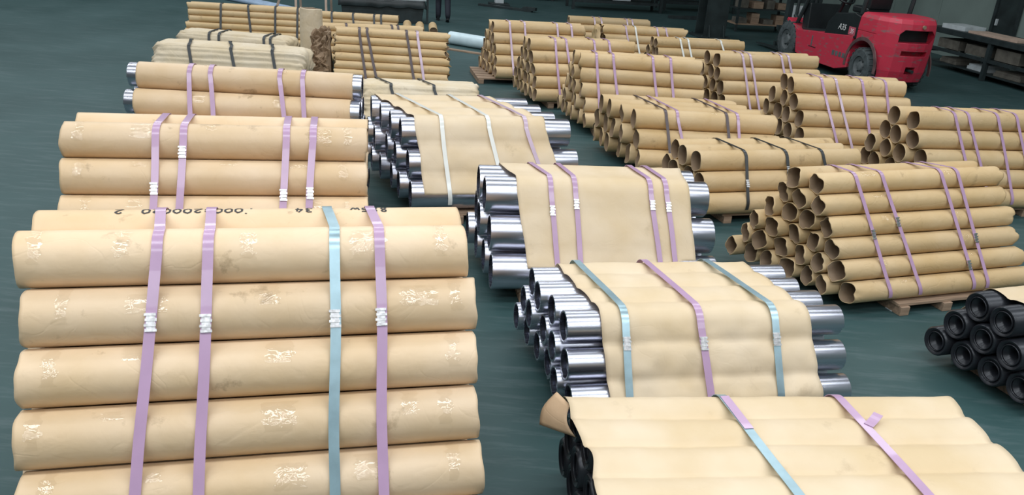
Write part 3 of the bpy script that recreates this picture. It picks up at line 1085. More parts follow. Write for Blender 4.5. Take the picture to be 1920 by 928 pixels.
def g1_corner(p, u, sl, t, f):
    return p
cover('G1', (-0.09, -0.02, -0.02), (1.90, 1.93, 1.93), 0.30, 0.30, 0.02, 'large kraft sheet hiding the rolls of the bundle beside the handwriting-marked stack', sag=0.5, cols=56, seed=11.0, rough=0.007, side_noise=0.05)
cover('K', (0.10, 0.12, 0.12), (1.22, 1.24, 1.24), 0.30, 0.30, 0.2, 'kraft sheet over the black-roll bundle', sag=0.3, seed=14.0)

parcel('D', 'wide crinkled kraft parcel with three black straps behind the steel-ended stack', 1.0)
parcel('E', 'smaller crinkled kraft parcel with four black straps between two stacks', 4.0)
parcel('H', 'low kraft parcel with two black straps behind the white-strapped steel bundle', 7.0, mat='kraft_pale')

SEALS = {'A': [0.23, 0.24, 0.24, 0.24], 'B': [0.28, 0.08, 0.31, 0.30], 'M2': [None, None, None], 'M3': [0.25, 0.16, 0.15, 0.17], 'M4': [0.25, 0.28, 0.25], 'R1': [0.5, 0.4, 0.85, 0.6], 'R2': [0.6, 0.3, 0.3]}
for key, lst in STRAPS.items():
    s = ST[key]
    for i, (c, a, b, d) in enumerate(lst):
        ex = 0.018 if key in ('M2', 'M3', 'M4', 'G1', 'K') else 0.004
        if key in ('D', 'E', 'H'): ex = 0.002
        if key == 'M4': ex = 0.030
        sl = SEALS.get(key, [None] * 4)[i]
        if key in ('M2', 'M3') and sl is None: sl = None
        w = 0.045 if key in ('A', 'B', 'M4', 'G1') else (0.034 if key[0] == 'R' else 0.039)
        strap(key, i, len(lst), c, a, b, d, w=w, extra=ex, seal=sl, seed=i + hash_key(key))

for key in ST:
    if key in ('R1', 'M2', 'R9'): continue
    pallet(key)
pr = pallet('R1', 0.62, 1.62, 'wooden pallet on steel legs under the torn-ended stack', front=0.10)
for x in (-0.44, 0.44):
    for y in (-0.47, 0.3):
        MB().box(x - 0.035, x + 0.035, y - 0.03, y - 0.024, 0, 0.074).box(x - 0.05, x + 0.05, y - 0.05, y + 0.02, 0, 0.006).build('steel_leg', 'lightgrey', pr)
pallet('R9', -0.26, 1.25, 'grey wooden pallet sticking out under the stack beside the film-wrapped roll')
pallet('M2', 0.45, 1.45, 'reddish wooden pallet under the white-strapped steel bundle', front=0.12)

def strap_tail(o, key, u, v, colour, length=0.11, ang=0.6, rise=0.02):
    s = ST[key]
    mb = MB()
    pts = []
    for i in range(6):
        t = i / 5
        pts.append((s.P(u + math.sin(ang) * length * t, v + math.cos(ang) * length * t, s.zt + s.r + 0.0225 + rise * t * t) - o.location, Vector((0, 0, 1)), (s.U * math.cos(ang) - s.V * math.sin(ang))))
    ribbon(pts, 0.044, 0.002).build('loose_tail', colour, o)
g1s = [o for o in COL.objects if o.get('label', '').endswith(DESC['G1']) and o.get('category') == 'strap']
strap_tail(g1s[0], 'G1', 0.722, 0.80, 'pink', 0.27, -0.08, 0.0)
strap_tail(g1s[1], 'G1', 1.31, 0.82, 'pink', 0.10, 0.9)

# ------------------------------------------------------------------ handwriting
GL = {
 '0': [[(0.5, 1), (0.1, 0.75), (0.1, 0.25), (0.45, 0), (0.85, 0.25), (0.85, 0.75), (0.5, 1)]],
 '1': [[(0.5, 1), (0.4, 0)]],
 '2': [[(0.1, 0.8), (0.4, 1), (0.8, 0.8), (0.6, 0.45), (0.05, 0), (0.95, 0.05)]],
 '3': [[(0.1, 0.9), (0.6, 1), (0.75, 0.75), (0.35, 0.55), (0.8, 0.3), (0.5, 0), (0.05, 0.1)]],
 '4': [[(0.5, 1), (0.05, 0.4), (0.9, 0.45)], [(0.7, 0.8), (0.6, 0)]],
 '5': [[(0.85, 1), (0.3, 0.95), (0.2, 0.55), (0.75, 0.5), (0.7, 0.1), (0.1, 0)]],
 '8': [[(0.75, 0.9), (0.3, 1), (0.2, 0.7), (0.8, 0.3), (0.6, 0), (0.15, 0.15), (0.35, 0.5), (0.8, 0.85)]],
 'x': [[(0.1, 0.75), (0.85, 0.15)], [(0.8, 0.75), (0.1, 0.1)]],
 'w': [[(0, 0.6), (0.2, 0), (0.45, 0.5), (0.7, 0), (1.0, 0.65)]],
 '/': [[(0.8, 1.1), (0.2, -0.1)]],
 '.': [[(0.45, 0.1), (0.55, 0.0)]],
}
def handwriting(root, R, rz_off, items, size, ang, pen=0.009):
    """items: (text, x of its start); written upside down, so text runs towards -x"""
    rnd = random.Random(5)
    def pt(x, y):
        a = ang + y / R
        rr = R + 0.0012
        return Vector((x, -rr * math.sin(a), rr * math.cos(a)))
    for text, x0 in items:
        mb = MB()
        x = x0
        for ch in text:
            if ch == ' ':
                x -= size * 0.8; continue
            for st in GL[ch]:
                pts = [(x - px * size * 0.75, (py * size - size / 2) + rnd.uniform(-0.003, 0.003)) for px, py in st]
                for (ax, ay), (bx, by) in zip(pts, pts[1:]):
                    l = math.hypot(bx - ax, by - ay) or 1
                    ox, oy = -(by - ay) / l * pen / 2, (bx - ax) / l * pen / 2
                    b = len(mb.v)
                    mb.v += [tuple(pt(ax + ox, ay + oy)), tuple(pt(bx + ox, by + oy)), tuple(pt(bx - ox, by - oy)), tuple(pt(ax - ox, ay - oy))]
                    mb.f.append((b, b + 1, b + 2, b + 3))
            x -= size * 0.86
        mb.build('handwriting', 'ink', root, loc=(0, 0, rz_off))

sA = ST['A']
for k, j, r in stack_a:
    if k == 0 and j == 1:
        handwriting(r, sA.r * 0.987, sA.r * 0.98, [('885w', 0.60), ('34', 0.25), ('/000x2000', -0.02), ('20', -0.42), ('2', -0.58)], 0.052, 0.02)

# ------------------------------------------------------------------ odd paper pieces
def crumple(name, key, label, u=-0.05, seed=3.0, mat='kraft_old', amp=0.06, n=26, z_lo=0.16):
    """crumpled paper stuffed over the roll ends of one stack"""
    s = ST[key]
    mb = MB()
    kb = s.rows - 1
    zb = max(z_lo, s.base + 0.02)
    for i in range(n + 1):
        t = i / n
        z = zb + (s.zt + s.r * 0.9 - zb) * t
        k = (s.zt - z) / s.step
        v0 = -max(0, min(kb, k)) * s.r - s.r * 0.9
        v1 = (s.ntop - 1) * s.d + max(0, min(kb, k)) * s.r + s.r * 0.9
        for j in range(n + 1):
            q = j / n
            v = v0 + (v1 - v0) * q
            edge = min(q, 1 - q, t, 1 - t)
            d = amp * (nz(v * 11 + seed, z * 11) + 0.9 * abs(nz(v * 23, z * 23 + seed))) + 0.05 * min(1, edge / 0.15)
            mb.v.append(tuple(s.P(u - s.skew * v - d, v + 0.015 * nz(z * 20, v * 20, seed), z + 0.012 * nz(z * 17, v * 17, seed + 5))))
    W = n + 1
    for i in range(n):
        for j in range(n):
            a = i * W + j
            mb.f.append((a, a + 1, a + W + 1, a + W))
    c = s.P(0, 0, s.base)
    mb.v = [tuple(Vector(p) - c) for p in mb.v]
    o = mb.build(name, mat, None, smooth=True, angle=0.7, loc=c)
    sm = o.modifiers.new('thickness', 'SOLIDIFY'); sm.thickness = 0.004
    return tag(o, label, 'paper')

def paper_lump(key, label, depth, seed):
    s = ST[key]
    mb = MB()
    kb = s.rows - 1
    base_ = s.outline(-0.02, na=6, low_front=50, low_back=50)
    prof = []
    for p_, q_ in zip(base_, base_[1:] + base_[:1]):
        m_ = max(1, int(math.hypot(q_[0] - p_[0], q_[1] - p_[1]) / 0.04))
        prof += [tuple(a_ + (b_ - a_) * t_ / m_ for a_, b_ in zip(p_, q_)) for t_ in range(m_)]
    cv = (s.ntop - 1) * s.d / 2
    cz = s.zt * 0.5
    n = len(prof)
    lay = 12
    def ringat(x, k):
        r_ = []
        for i, (v, z, a, b) in enumerate(prof):
            d = 0.06 * nz(i * 1.9, x * 23, seed) + 0.09 * nz(v * 21, z * 21, x * 24 + seed)
            uu = x + 0.09 * nz(v * 14, z * 14, seed + x * 5)
            vv = cv + (v - cv) * k + a * d
            zz = max(0.03, cz + (z - cz) * k + b * d)
            r_.append(len(mb.v))
            mb.v.append(tuple(s.P(uu - s.skew * v, vv, zz)))
        return r_
    rings = [ringat(-0.10 - depth * i / lay, 1.0 - 0.25 * (i / lay) ** 2) for i in range(lay + 1)]
    rings += [ringat(-0.10 - depth + 0.03, 0.5), ringat(-0.10 - depth + 0.06, 0.2)]
    for A, B in zip(rings, rings[1:]):
        for i in range(n):
            j = (i + 1) % n
            mb.f.append((A[i], A[j], B[j], B[i]))
    mb.f.append(tuple(rings[-1]))
    mb.f.append(tuple(rings[0]))
    c = s.P(0, 0, 0)
    mb.v = [tuple(Vector(p) - c) for p in mb.v]
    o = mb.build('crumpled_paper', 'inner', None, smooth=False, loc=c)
    return tag(o, label, 'paper')
paper_lump('G', 'crumpled brown paper bunched over the ends of a thin-roll stack', 0.26, 3.0)
crumple('crumpled_paper', 'R11', 'crumpled brown paper at the end of a small far stack', u=-0.07, amp=0.03, n=14)

# upright roll between the two rows
root = empty('upright_paper_roll', (-3.56, 13.85, 0))
tag(root, 'pale kraft paper roll standing upright between the stacks', 'paper roll')
me = wrap_mesh(1.06, 0.19, 28, 14, 21.0, 0.05, 0.10, 0.05, 0.25, 'kraft_pale')
obj('paper_wrap', me, root, (0, 0, 0.54), (0, math.pi / 2, 0))
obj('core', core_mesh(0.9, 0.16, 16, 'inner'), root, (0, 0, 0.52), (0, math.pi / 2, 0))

# folded corner of the big sheet
s = ST['G1']
mb = MB()
rowsn, coln = 8, 8
top = [(-0.06, 1.03, 0.674), (-0.11, 1.13, 0.682)]
low = [(-0.05, 0.92, 0.57), (-0.19, 1.08, 0.53)]
for i in range(rowsn + 1):
    t = i / rowsn
    for j in range(coln + 1):
        q = j / coln
        a = [top[0][k] + (top[1][k] - top[0][k]) * q for k in range(3)]
        b = [low[0][k] + (low[1][k] - low[0][k]) * q for k in range(3)]
        u, v, z = [a[k] + (b[k] - a[k]) * t for k in range(3)]
        u -= 0.03 * math.sin(math.pi * t) + 0.01 * nz(u * 9, v * 9, z * 9)
        mb.v.append(tuple(s.P(u, v, z)))
for i in range(rowsn):
    for j in range(coln):
        a = i * (coln + 1) + j
        mb.f.append((a, a + 1, a + coln + 2, a + coln + 1))
big = [o for o in COL.objects if o.get('label', '').startswith('large kraft sheet hiding')][0]
mb.v = [tuple(Vector(p) - big.location) for p in mb.v]
fl = mb.build('folded_corner', 'kraft_under', big, smooth=True)
fl.modifiers.new('thickness', 'SOLIDIFY').thickness = 0.002

# ------------------------------------------------------------------ loose things on the floor
root = empty('film_wrapped_roll', (-1.12, 17.88, 0), math.atan2(-0.56, 1.0))
tag(root, 'pale blue-white film-wrapped roll lying on the floor', 'roll')
obj('film_wrap', wrap_mesh(1.25, 0.135, 28, 10, 4.0, 0.01, 0.06, 0.01, 0.0, 'film'), root, (0, 0, 0.136))
obj('core', core_mesh(1.15, 0.12, 20, 'lightgrey'), root, (0, 0, 0.136))

o = MB().box(-0.55, 0.55, -0.05, 0.05, 0, 0.03).build('loose_plank', 'wood', None, bevel=0.004, loc=(-1.22, 17.22, 0.0), rot=(0, 0, -0.42))
tag(o, 'thin loose wooden plank on the floor beside the film-wrapped roll', 'plank')

for i, (x, y) in enumerate(((-2.80, 19.55), (-2.50, 19.5), (-2.20, 19.55))):
    root = empty('short_paper_roll', (x, y, 0.0), math.radians(98))
    tag(root, 'short thin kraft roll lying loose before the dark bin', 'paper roll', 'short loose rolls')
    obj('paper_wrap', wrap_mesh(0.9, 0.10, 18, 4, i + 60.0, 0.02, 0.06, 0.02, 0.1, 'kraft_old'), root, (0, 0, 0.1))
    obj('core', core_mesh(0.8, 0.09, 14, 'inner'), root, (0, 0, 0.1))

PA, PB = Vector((-5.95, 21.35, 0)), Vector((-10.0, 24.5, 0))
for i in range(4):
    d = (PB - PA).normalized()
    sd = Vector((-d.y, d.x, 0))
    off = sd * (i * 0.115 - 0.17)
    z = 0.055
    L = (PB - PA).length
    pr = [(0, 0.048), (0, 0.055), (L, 0.055), (L, 0.048), (L - 0.3, 0.047), (L - 0.3, 0), (0.3, 0), (0.3, 0.047), (0, 0.048)]
    pr = [(0.3, 0), (0.3, 0.047), (0, 0.048), (0, 0.055), (L, 0.055), (L, 0.048), (L - 0.3, 0.047), (L - 0.3, 0)]
    o = MB().lathe(pr, 16).build('steel_pipe', 'bluepipe', None, smooth=True, angle=0.7, loc=PA + off + Vector((0, 0, z)) + d * (0.12 * (i % 3)), rot=(0, 0, math.atan2(d.y, d.x)))
    tag(o, 'long pale blue pipe lying on the floor behind the stacks', 'pipe', 'pale blue pipes')

# tan trestle
root = empty('timber_trestle', hall(-0.85, 22.1), HALL)
tag(root, 'tan wooden trestle standing beside the dark bin', 'trestle')
MB().box(-0.55, 0.55, -0.05, 0.05, 0.98, 1.08).build('top_beam', 'tan', root, bevel=0.004)
for x in (-0.45, -0.36, 0.28, 0.40):
    sgn = -1 if x in (-0.45, 0.28) else 1
    MB().tube((x, sgn * 0.05, 0.98), (x + 0.02, sgn * 0.26, 0.0), 0.04, n=4).build('leg', 'tan', root)
MB().tube((-0.62, 0.05, 0.98), (-0.95, 0.05, 0.0), 0.04, n=4).build('brace', 'tan', root)

# dark bin under a tarpaulin
root = empty('covered_bin', hall(0.82, 21.5), HALL)
tag(root, 'dark bin covered by a sagging grey tarpaulin', 'bin')
MB().prism([(-0.95, 0.0), (0.95, 0.0), (1.02, 0.55), (-1.02, 0.55)], -0.42, 0.42).build('body', 'dark', root, bevel=0.01)
mb = MB()
nx, ny = 36, 20
for i in range(nx + 1):
    for j in range(ny + 1):
        x = -1.07 + 2.14 * i / nx
        y = -0.50 + 1.0 * j / ny
        ed = max(abs(x) - 1.02, abs(y) - 0.44)
        z = 0.60 - 0.10 * math.cos(x * 1.4) * math.cos(y * 3) + 0.05 * nz(x * 3, y * 3, 2)
        if ed > 0: z = 0.52 - ed * 2.5 + 0.05 * nz(x * 4, y * 4, 2)
        mb.v.append((x, y, z))
for i in range(nx):
    for j in range(ny):
        a = i * (ny + 1) + j
        mb.f.append((a, a + ny + 1, a + ny + 2, a + 1))
t_ = mb.build('tarpaulin', 'tarp', root, smooth=True)
t_.modifiers.new('thickness', 'SOLIDIFY').thickness = 0.006
for x in (-0.9, 0.9):
    for y in (-0.36, 0.36):
        pass
MB().tube((-1.05, -0.47, 0.56), (1.05, -0.47, 0.56), 0.018, n=8).build('rim', 'lightgrey', root, smooth=True)
MB().box(1.06, 1.11, -0.46, -0.40, 0, 1.2).build('post', 'dark', root)

# machine foot with beam
root = empty('machine_stand', hall(4.55, 26.05), HALL)
tag(root, 'light grey machine column on a dark base plate', 'machine')
MB().box(-0.13, 0.13, -0.12, 0.12, 0.08, 1.1).build('column', 'lightgrey', root, bevel=0.01)
MB().box(-0.3, 0.3, -0.25, 0.25, 0, 0.08).build('base_plate', 'dark', root, bevel=0.008)
o = MB().prism([(-0.95, 0), (0.85, 0), (0.85, 0.03), (0.98, 0.05), (0.98, 0.14), (0.6, 0.14), (0.5, 0.07), (-0.95, 0.06)], -0.07, 0.07).build('floor_beam', 'dark', None, bevel=0.004, loc=hall(4.65, 25.25), rot=(0, 0, HALL - 0.66))
tag(o, 'dark steel beam lying on the floor before the grey machine column', 'beam')

# dark work benches at the back
def workbench(u, v, w, d, h, label, rot=0.0, shelf=0.22):
    root = empty('steel_workbench', hall(u, v), HALL + rot)
    tag(root, label, 'workbench')
    for x in (-w / 2 + 0.05, w / 2 - 0.05):
        for y in (-d / 2 + 0.05, d / 2 - 0.05):
            MB().box(x - 0.04, x + 0.04, y - 0.04, y + 0.04, 0, h - 0.06).build('leg', 'dark', root)
    MB().box(-w / 2, w / 2, -d / 2, d / 2, h - 0.06, h).build('top', 'dark', root, bevel=0.006)
    for y in (-d / 2 + 0.05, d / 2 - 0.05):
        MB().box(-w / 2 + 0.1, w / 2 - 0.1, y - 0.025, y + 0.025, shelf, shelf + 0.08).build('rail', 'dark', root)
    MB().box(-w / 2 + 0.1, w / 2 - 0.1, -d / 2 + 0.08, d / 2 - 0.08, shelf + 0.02, shelf + 0.05).build('shelf', 'dark', root)
    return root
workbench(8.4, 26.6, 3.0, 0.9, 0.9, 'long dark steel workbench at the back, left of the pillar')
workbench(11.6, 27.6, 2.6, 0.9, 0.9, 'shorter dark steel workbench behind the pillar')
workbench(5.9, 28.6, 1.8, 0.8, 0.9, 'small dark steel bench beside the long workbench')
o = MB().box(-0.30, 0.30, -0.18, 0.18, 0, 0.22).build('grey_tray', 'lightgrey', None, bevel=0.01, loc=hall(8.6, 26.6, 0.302), rot=(0, 0, HALL))
tag(o, 'light grey tray on the shelf of the long workbench', 'tray')
o = MB().prism([(-0.6, 0), (0.6, 0), (0.6, 0.1), (0.45, 0.12), (-0.6, 0.08)], -0.08, 0.08).build('floor_beam', 'dark', None, bevel=0.004, loc=hall(10.3, 24.95), rot=(0, 0, HALL - 0.1))
tag(o, 'short dark steel bar on the floor before the pillar', 'beam')

# pillar
root = empty('pillar', hall(9.42, 21.15), HALL)
tag(root, 'dark green steel pillar with a bolted base plate', 'pillar')
mb = MB().box(-0.30, 0.30, -0.30, -0.26, 0, CEIL - 0.01).box(-0.30, 0.30, 0.26, 0.30, 0, CEIL - 0.01).box(-0.03, 0.03, -0.27, 0.27, 0, CEIL - 0.01)
mb.build('shaft', 'pillar', root)
MB().box(-0.42, 0.42, -0.42, 0.42, 0, 0.05).build('base_plate', 'pillar', root, bevel=0.005)
for x in (-0.2, 0.2):
    MB().prism([(-0.12, 0.05), (0.12, 0.05), (0.0, 0.35)], -0.012, 0.012).build('gusset', 'pillar', root, loc=(x, -0.34, 0), rot=(0, 0, math.pi / 2))
for x in (-0.36, 0.36):
    for y in (-0.36, 0.36):
        MB().lathe([(0.05, 0), (0.05, 0.03), (0.085, 0.03), (0.085, 0)], 6, 'z').build('bolt', 'dark', root, loc=(x, y, 0))

# storage rack with clutter
root = empty('storage_rack', hall(11.6, 22.9), HALL)
tag(root, 'dark low storage rack with planks and boxes behind the forklift mast', 'rack')
for x in (-0.8, 0.8):
    for y in (-0.35, 0.35):
        MB().box(x - 0.03, x + 0.03, y - 0.03, y + 0.03, 0, 1.5).build('post', 'dark', root)
for z in (0.20, 0.62, 1.1):
    MB().box(-0.85, 0.85, -0.38, 0.38, z, z + 0.03).build('shelf', 'wood' if z < 0.3 else 'dark', root)
rnd = random.Random(9)
kinds = [('carton', 'greybox', 'grey-brown carton on the low storage rack'), ('carton', 'wood', 'brown carton on the low storage rack')]
for z in (0.232, 0.652):
    for i in range(4):
        w, d, h = rnd.uniform(0.12, 0.17), rnd.uniform(0.14, 0.25), rnd.uniform(0.12, 0.3)
        k = kinds[(i + int(z * 10)) % 2]
        c = hall(11.6 - 0.6 + i * 0.4, 22.9 - 0.08, z)
        r2 = empty('carton', c, HALL + rnd.uniform(-0.1, 0.1))
        tag(r2, k[2] + (', lower shelf' if z < 0.5 else ', middle shelf'), 'box', 'cartons on the storage rack')
        MB().box(-w, w, -d, d, 0, h).build('body', k[1], r2, bevel=0.004)
        MB().box(-w, w, -0.012, 0.012, h, h + 0.002).build('tape', 'greybox', r2)

# long bench along the right wall
def wall_bench():
    u0, u1, v0, v1, h = 13.65, 14.75, 8.0, 18.2, 0.92
    root = empty('steel_workbench', hall((u0 + u1) / 2, (v0 + v1) / 2), HALL)
    tag(root, 'long dark steel workbench along the grey-green wall', 'workbench')
    W, D = u1 - u0, v1 - v0
    MB().box(-W / 2, W / 2, -D / 2, D / 2, h - 0.12, h).build('top', 'dark', root, bevel=0.006)
    n = 6
    for i in range(n):
        y = -D / 2 + 0.1 + (D - 0.2) * i / (n - 1)
        for x in (-W / 2 + 0.06, W / 2 - 0.06):
            MB().box(x - 0.045, x + 0.045, y - 0.045, y + 0.045, 0, h - 0.12).build('leg', 'dark', root)
        MB().box(-W / 2 + 0.1, W / 2 - 0.1, y - 0.03, y + 0.03, 0.34, 0.40).build('cross_rail', 'dark', root)
    for x in (-W / 2 + 0.06, W / 2 - 0.06):
        MB().box(x - 0.03, x + 0.03, -D / 2 + 0.1, D / 2 - 0.1, 0.40, 0.47).build('rail', 'dark', root)
    MB().box(-W / 2 + 0.1, W / 2 - 0.1, -D / 2 + 0.1, D / 2 - 0.1, 0.12, 0.15).build('shelf', 'dark', root)
    cu, cv = (u0 + u1) / 2, (v0 + v1) / 2
    items = []
    rnd = random.Random(4)
    words = ['nearer the pillar', 'next to the pillar end', 'at mid bench', 'towards the hall front', 'at the far hall front', 'by the last leg', 'near the last leg']
    for i in range(7):
        v = v1 - 0.75 - i * 0.95
        L = rnd.uniform(0.55, 0.8)
        z = 0.152
        o = MB().box(-0.32, 0.32, -L / 2, L / 2, 0, 0.07).box(-0.30, 0.34, -L / 2 + 0.05, L / 2 - 0.02, 0.07, 0.12).build('steel_sheet_pile', 'lightgrey' if i % 2 else 'greybox', None, bevel=0.004, loc=hall(cu - 0.05, v, z), rot=(0, 0, HALL + rnd.uniform(-0.05, 0.05)))
        tag(o, '%s metal sheets on the lowest shelf of the wall bench' % ('light grey' if i % 2 else 'dull brown'), 'metal sheets', 'sheet piles under the wall bench')
        r2 = empty('carton', hall(cu, v + 0.1, 0.472), HALL)
        tag(r2, 'grey-brown flat carton on the rails under the wall bench', 'box', 'cartons under the wall bench')
        MB().box(-0.40, 0.40, -0.36, 0.36, 0, rnd.uniform(0.16, 0.28)).build('body', 'greybox', r2, bevel=0.005)
    o = MB().box(-0.25, 0.25, -0.75, 0.75, 0, 0.05).build('timber_board', 'tan', None, bevel=0.004, loc=hall(cu - 0.2, 16.2, h), rot=(0, 0, HALL))
    tag(o, 'pale timber board lying on the wall bench', 'board')
    o = MB().box(-0.3, 0.3, -0.35, 0.35, 0, 0.10).build('white_panel', 'lightgrey', None, bevel=0.004, loc=hall(cu - 0.15, 17.5, h), rot=(0, 0, HALL + 0.1))
    tag(o, 'white panel lying on the wall bench beside the forklift', 'panel')
wall_bench()

# door and joints in the right wall
for i, v in enumerate((17.8,)):
    root = MB().box(-0.03, 0, -0.36, 0.36, 0, 3.6).build('door_1', 'pillar', None, loc=hall(U1 - 0.001, v), rot=(0, 0, HALL))
    tag(root, kind='structure')
    MB().box(-0.07, -0.03, -0.43, -0.34, 0, 3.6).build('door_frame', 'dark', root)
    MB().box(-0.07, -0.03, 0.34, 0.43, 0, 3.6).build('door_frame', 'dark', root)
    MB().box(-0.08, -0.03, 0.24, 0.28, 1.0, 1.15).build('door_handle', 'lightgrey', root)
wr = bpy.data.objects['wall_right']
pm = MB().box(-0.02, 0.0, -0.97, 0.97, 0.05, CEIL - 0.3).mesh('wall_panel', 'wall', bevel=0.006)
for i in range(18):
    v = V0 + 1.2 + i * 2.0
    if abs(v - 17.8) < 1.45: continue
    obj('wall_panel', pm, wr, hall(U1 + 0.0, v), (0, 0, HALL))

# ------------------------------------------------------------------ forklift
def boolean_mesh(base, cutters, mat, name):
    o = bpy.data.objects.new('tmp_base', base)
    COL.objects.link(o)
    tmp = []
    for c in cutters:
        co = bpy.data.objects.new('tmp_cut', c)
        COL.objects.link(co)
        m = o.modifiers.new('b', 'BOOLEAN'); m.object = co; m.operation = 'DIFFERENCE'; m.solver = 'EXACT'
        tmp.append(co)
    dg = bpy.context.evaluated_depsgraph_get()
    dg.update()
    me = bpy.data.meshes.new_from_object(o.evaluated_get(dg))
    me.name = name
    for t in tmp + [o]:
        bpy.data.objects.remove(t)
    me.materials.clear()
    me.materials.append(M[mat])
    return me

def loft(levels, plan):
    """levels: (z, scale_x, scale_y, shift_x); plan: list of (x,y)"""
    mb = MB()
    n = len(plan)
    for z, sx, sy, dx in levels:
        mb.v += [(x * sx + dx, y * sy, z) for x, y in plan]
    for i in range(len(levels) - 1):
        for k in range(n):
            l = (k + 1) % n
            mb.f.append((i * n + k, i * n + l, (i + 1) * n + l, (i + 1) * n + k))
    mb.f.append(tuple(range(n)))
    mb.f.append(tuple((len(levels) - 1) * n + k for k in range(n)))
    return mb

def text_mesh(body, size, mat, shear=0.0):
    cu = bpy.data.curves.new('lettering', 'FONT')
    cu.body = body
    cu.size = size
    cu.shear = shear
    cu.extrude = 0.002
    cu.align_x = 'CENTER'
    o = bpy.data.objects.new('tmp_text', cu)
    COL.objects.link(o)
    dg = bpy.context.evaluated_depsgraph_get()
    dg.update()
    me = bpy.data.meshes.new_from_object(o.evaluated_get(dg))
    bpy.data.objects.remove(o)
    me.materials.clear()
    me.materials.append(M[mat])
    return me

def wheel(parent, loc, R, w, name='wheel'):
    g = obj(name, MB().lathe([(-w / 2, R * 0.55), (-w / 2, R * 0.88), (-w * 0.40, R * 0.98), (-w * 0.1, R), (w * 0.1, R), (w * 0.40, R * 0.98), (w / 2, R * 0.88), (w / 2, R * 0.55), (w * 0.3, R * 0.5), (-w * 0.3, R * 0.5), (-w / 2, R * 0.55)], 40, 'y').mesh('tyre', 'rubber', smooth=True, angle=0.6), parent, loc)
    # tread lugs
    mb = MB()
    for i in range(20):
        a = 2 * math.pi * i / 20
        for sd in (-1, 1):
            ca, sa = math.cos(a), math.sin(a)
            base = len(mb.v)
            for x, y, z in ((R * 0.97, sd * 0.05 * w, -0.03), (R * 1.035, sd * 0.05 * w, -0.025), (R * 0.97, sd * 0.46 * w, -0.03), (R * 1.02, sd * 0.44 * w, -0.025), (R * 0.97, sd * 0.05 * w, 0.03), (R * 1.035, sd * 0.05 * w, 0.025), (R * 0.97, sd * 0.46 * w, 0.03), (R * 1.02, sd * 0.44 * w, 0.025)):
                mb.v.append((x * ca - z * sa, y, x * sa + z * ca))
            mb.f += [tuple(base + q for q in f) for f in ((0, 1, 3, 2), (4, 6, 7, 5), (0, 4, 5, 1), (2, 3, 7, 6), (1, 5, 7, 3))]
    mb.build('tread', 'rubber', g)
    for sd in (-1, 1):
        MB().lathe([(sd * w * 0.30, R * 0.54), (sd * w * 0.42, R * 0.52), (sd * w * 0.30, R * 0.40), (sd * w * 0.26, R * 0.30), (sd * w * 0.42, R * 0.22), (sd * w * 0.45, R * 0.12), (sd * w * 0.45, 0)], 28, 'y').build('rim', 'hub', g, smooth=True, angle=0.7)
    for i in range(6):
        a = 2 * math.pi * i / 6
        MB().lathe([(w * 0.24, 0.016), (w * 0.34, 0.016), (w * 0.34, 0)], 6, 'y').build('lug_nut', 'dark', g, loc=(R * 0.31 * math.cos(a), 0, R * 0.31 * math.sin(a)))
    return g

FO = Vector((7.24, 16.98, 0))
fork = empty('forklift', FO, math.radians(102))
tag(fork, 'worn red forklift with a black hood and slotted counterweight', 'forklift')
# counterweight
plan = [(0.32, 0.60), (-0.25, 0.60), (-0.50, 0.53), (-0.68, 0.38), (-0.75, 0.18), (-0.77, 0.0), (-0.75, -0.18), (-0.68, -0.38), (-0.50, -0.53), (-0.25, -0.60), (0.32, -0.60)]
cwm = loft([(0.20, 0.86, 0.93, 0.0), (0.40, 0.95, 0.98, 0.0), (0.85, 1.02, 1.0, 0.0), (1.10, 1.03, 1.0, 0.0), (1.30, 1.0, 0.98, 0.0), (1.38, 0.94, 0.92, 0.0), (1.40, 0.86, 0.84, 0.0)], plan).mesh('counterweight', 'red')
cut_arch = MB().lathe([(-0.8, 0), (-0.8, 0.48), (0.8, 0.48), (0.8, 0)], 40, 'y')
cut_arch.v = [(x + 0.03, y, z + 0.38) for x, y, z in cut_arch.v]
cuts = [cut_arch.mesh('c', 'red')]
for (y0, y1, z0, z1, dpt) in ((-0.37, 0.37, 0.95, 1.19, 0.26), (-0.27, 0.27, 0.71, 0.80, 0.2), (-0.10, 0.10, 0.36, 0.50, 0.25)):
    cuts.append(MB().box(-1.2, -0.76 + dpt, y0, y1, z0, z1).mesh('c', 'red'))
cuts.append(MB().box(-0.40, 0.5, 0.585, 0.8, 1.035, 1.047).mesh('c', 'red'))
cw = obj('counterweight', boolean_mesh(cwm, cuts, 'red', 'counterweight'), fork)
bv = cw.modifiers.new('bevel', 'BEVEL'); bv.width = 0.012; bv.segments = 2; bv.limit_method = 'ANGLE'
MB().box(-0.51, -0.48, -0.37, 0.37, 0.95, 1.19).build('grille', 'blackplastic', cw)
MB().lathe([(-0.80, 0), (-0.80, 0.035), (-0.74, 0.035), (-0.74, 0)], 16).build('badge', 'wood', cw, loc=(0.0, -0.05, 1.26))
MB().tube((-0.55, 0, 0.43), (-0.82, 0, 0.43), 0.03).build('tow_pin', 'dark', cw)
MB().box(-0.5, 0.6, -0.30, 0.30, 0.30, 0.62).build('rear_axle', 'dark', fork, bevel=0.02)
for sd in (-1, 1):
    mb = MB()
    for i in range(25):
        a = math.radians(-8 + 196 * i / 24)
        for r_, y_ in ((0.485, 0.592), (0.555, 0.592), (0.555, 0.612), (0.485, 0.612)):
            mb.v.append((0.03 + r_ * math.cos(a), sd * y_, 0.38 + r_ * math.sin(a)))
    for i in range(24):
        for k in range(4):
            l = (k + 1) % 4
            mb.f.append((i * 4 + k, i * 4 + l, (i + 1) * 4 + l, (i + 1) * 4 + k))
    mb.build('arch_trim', 'archtrim', fork)
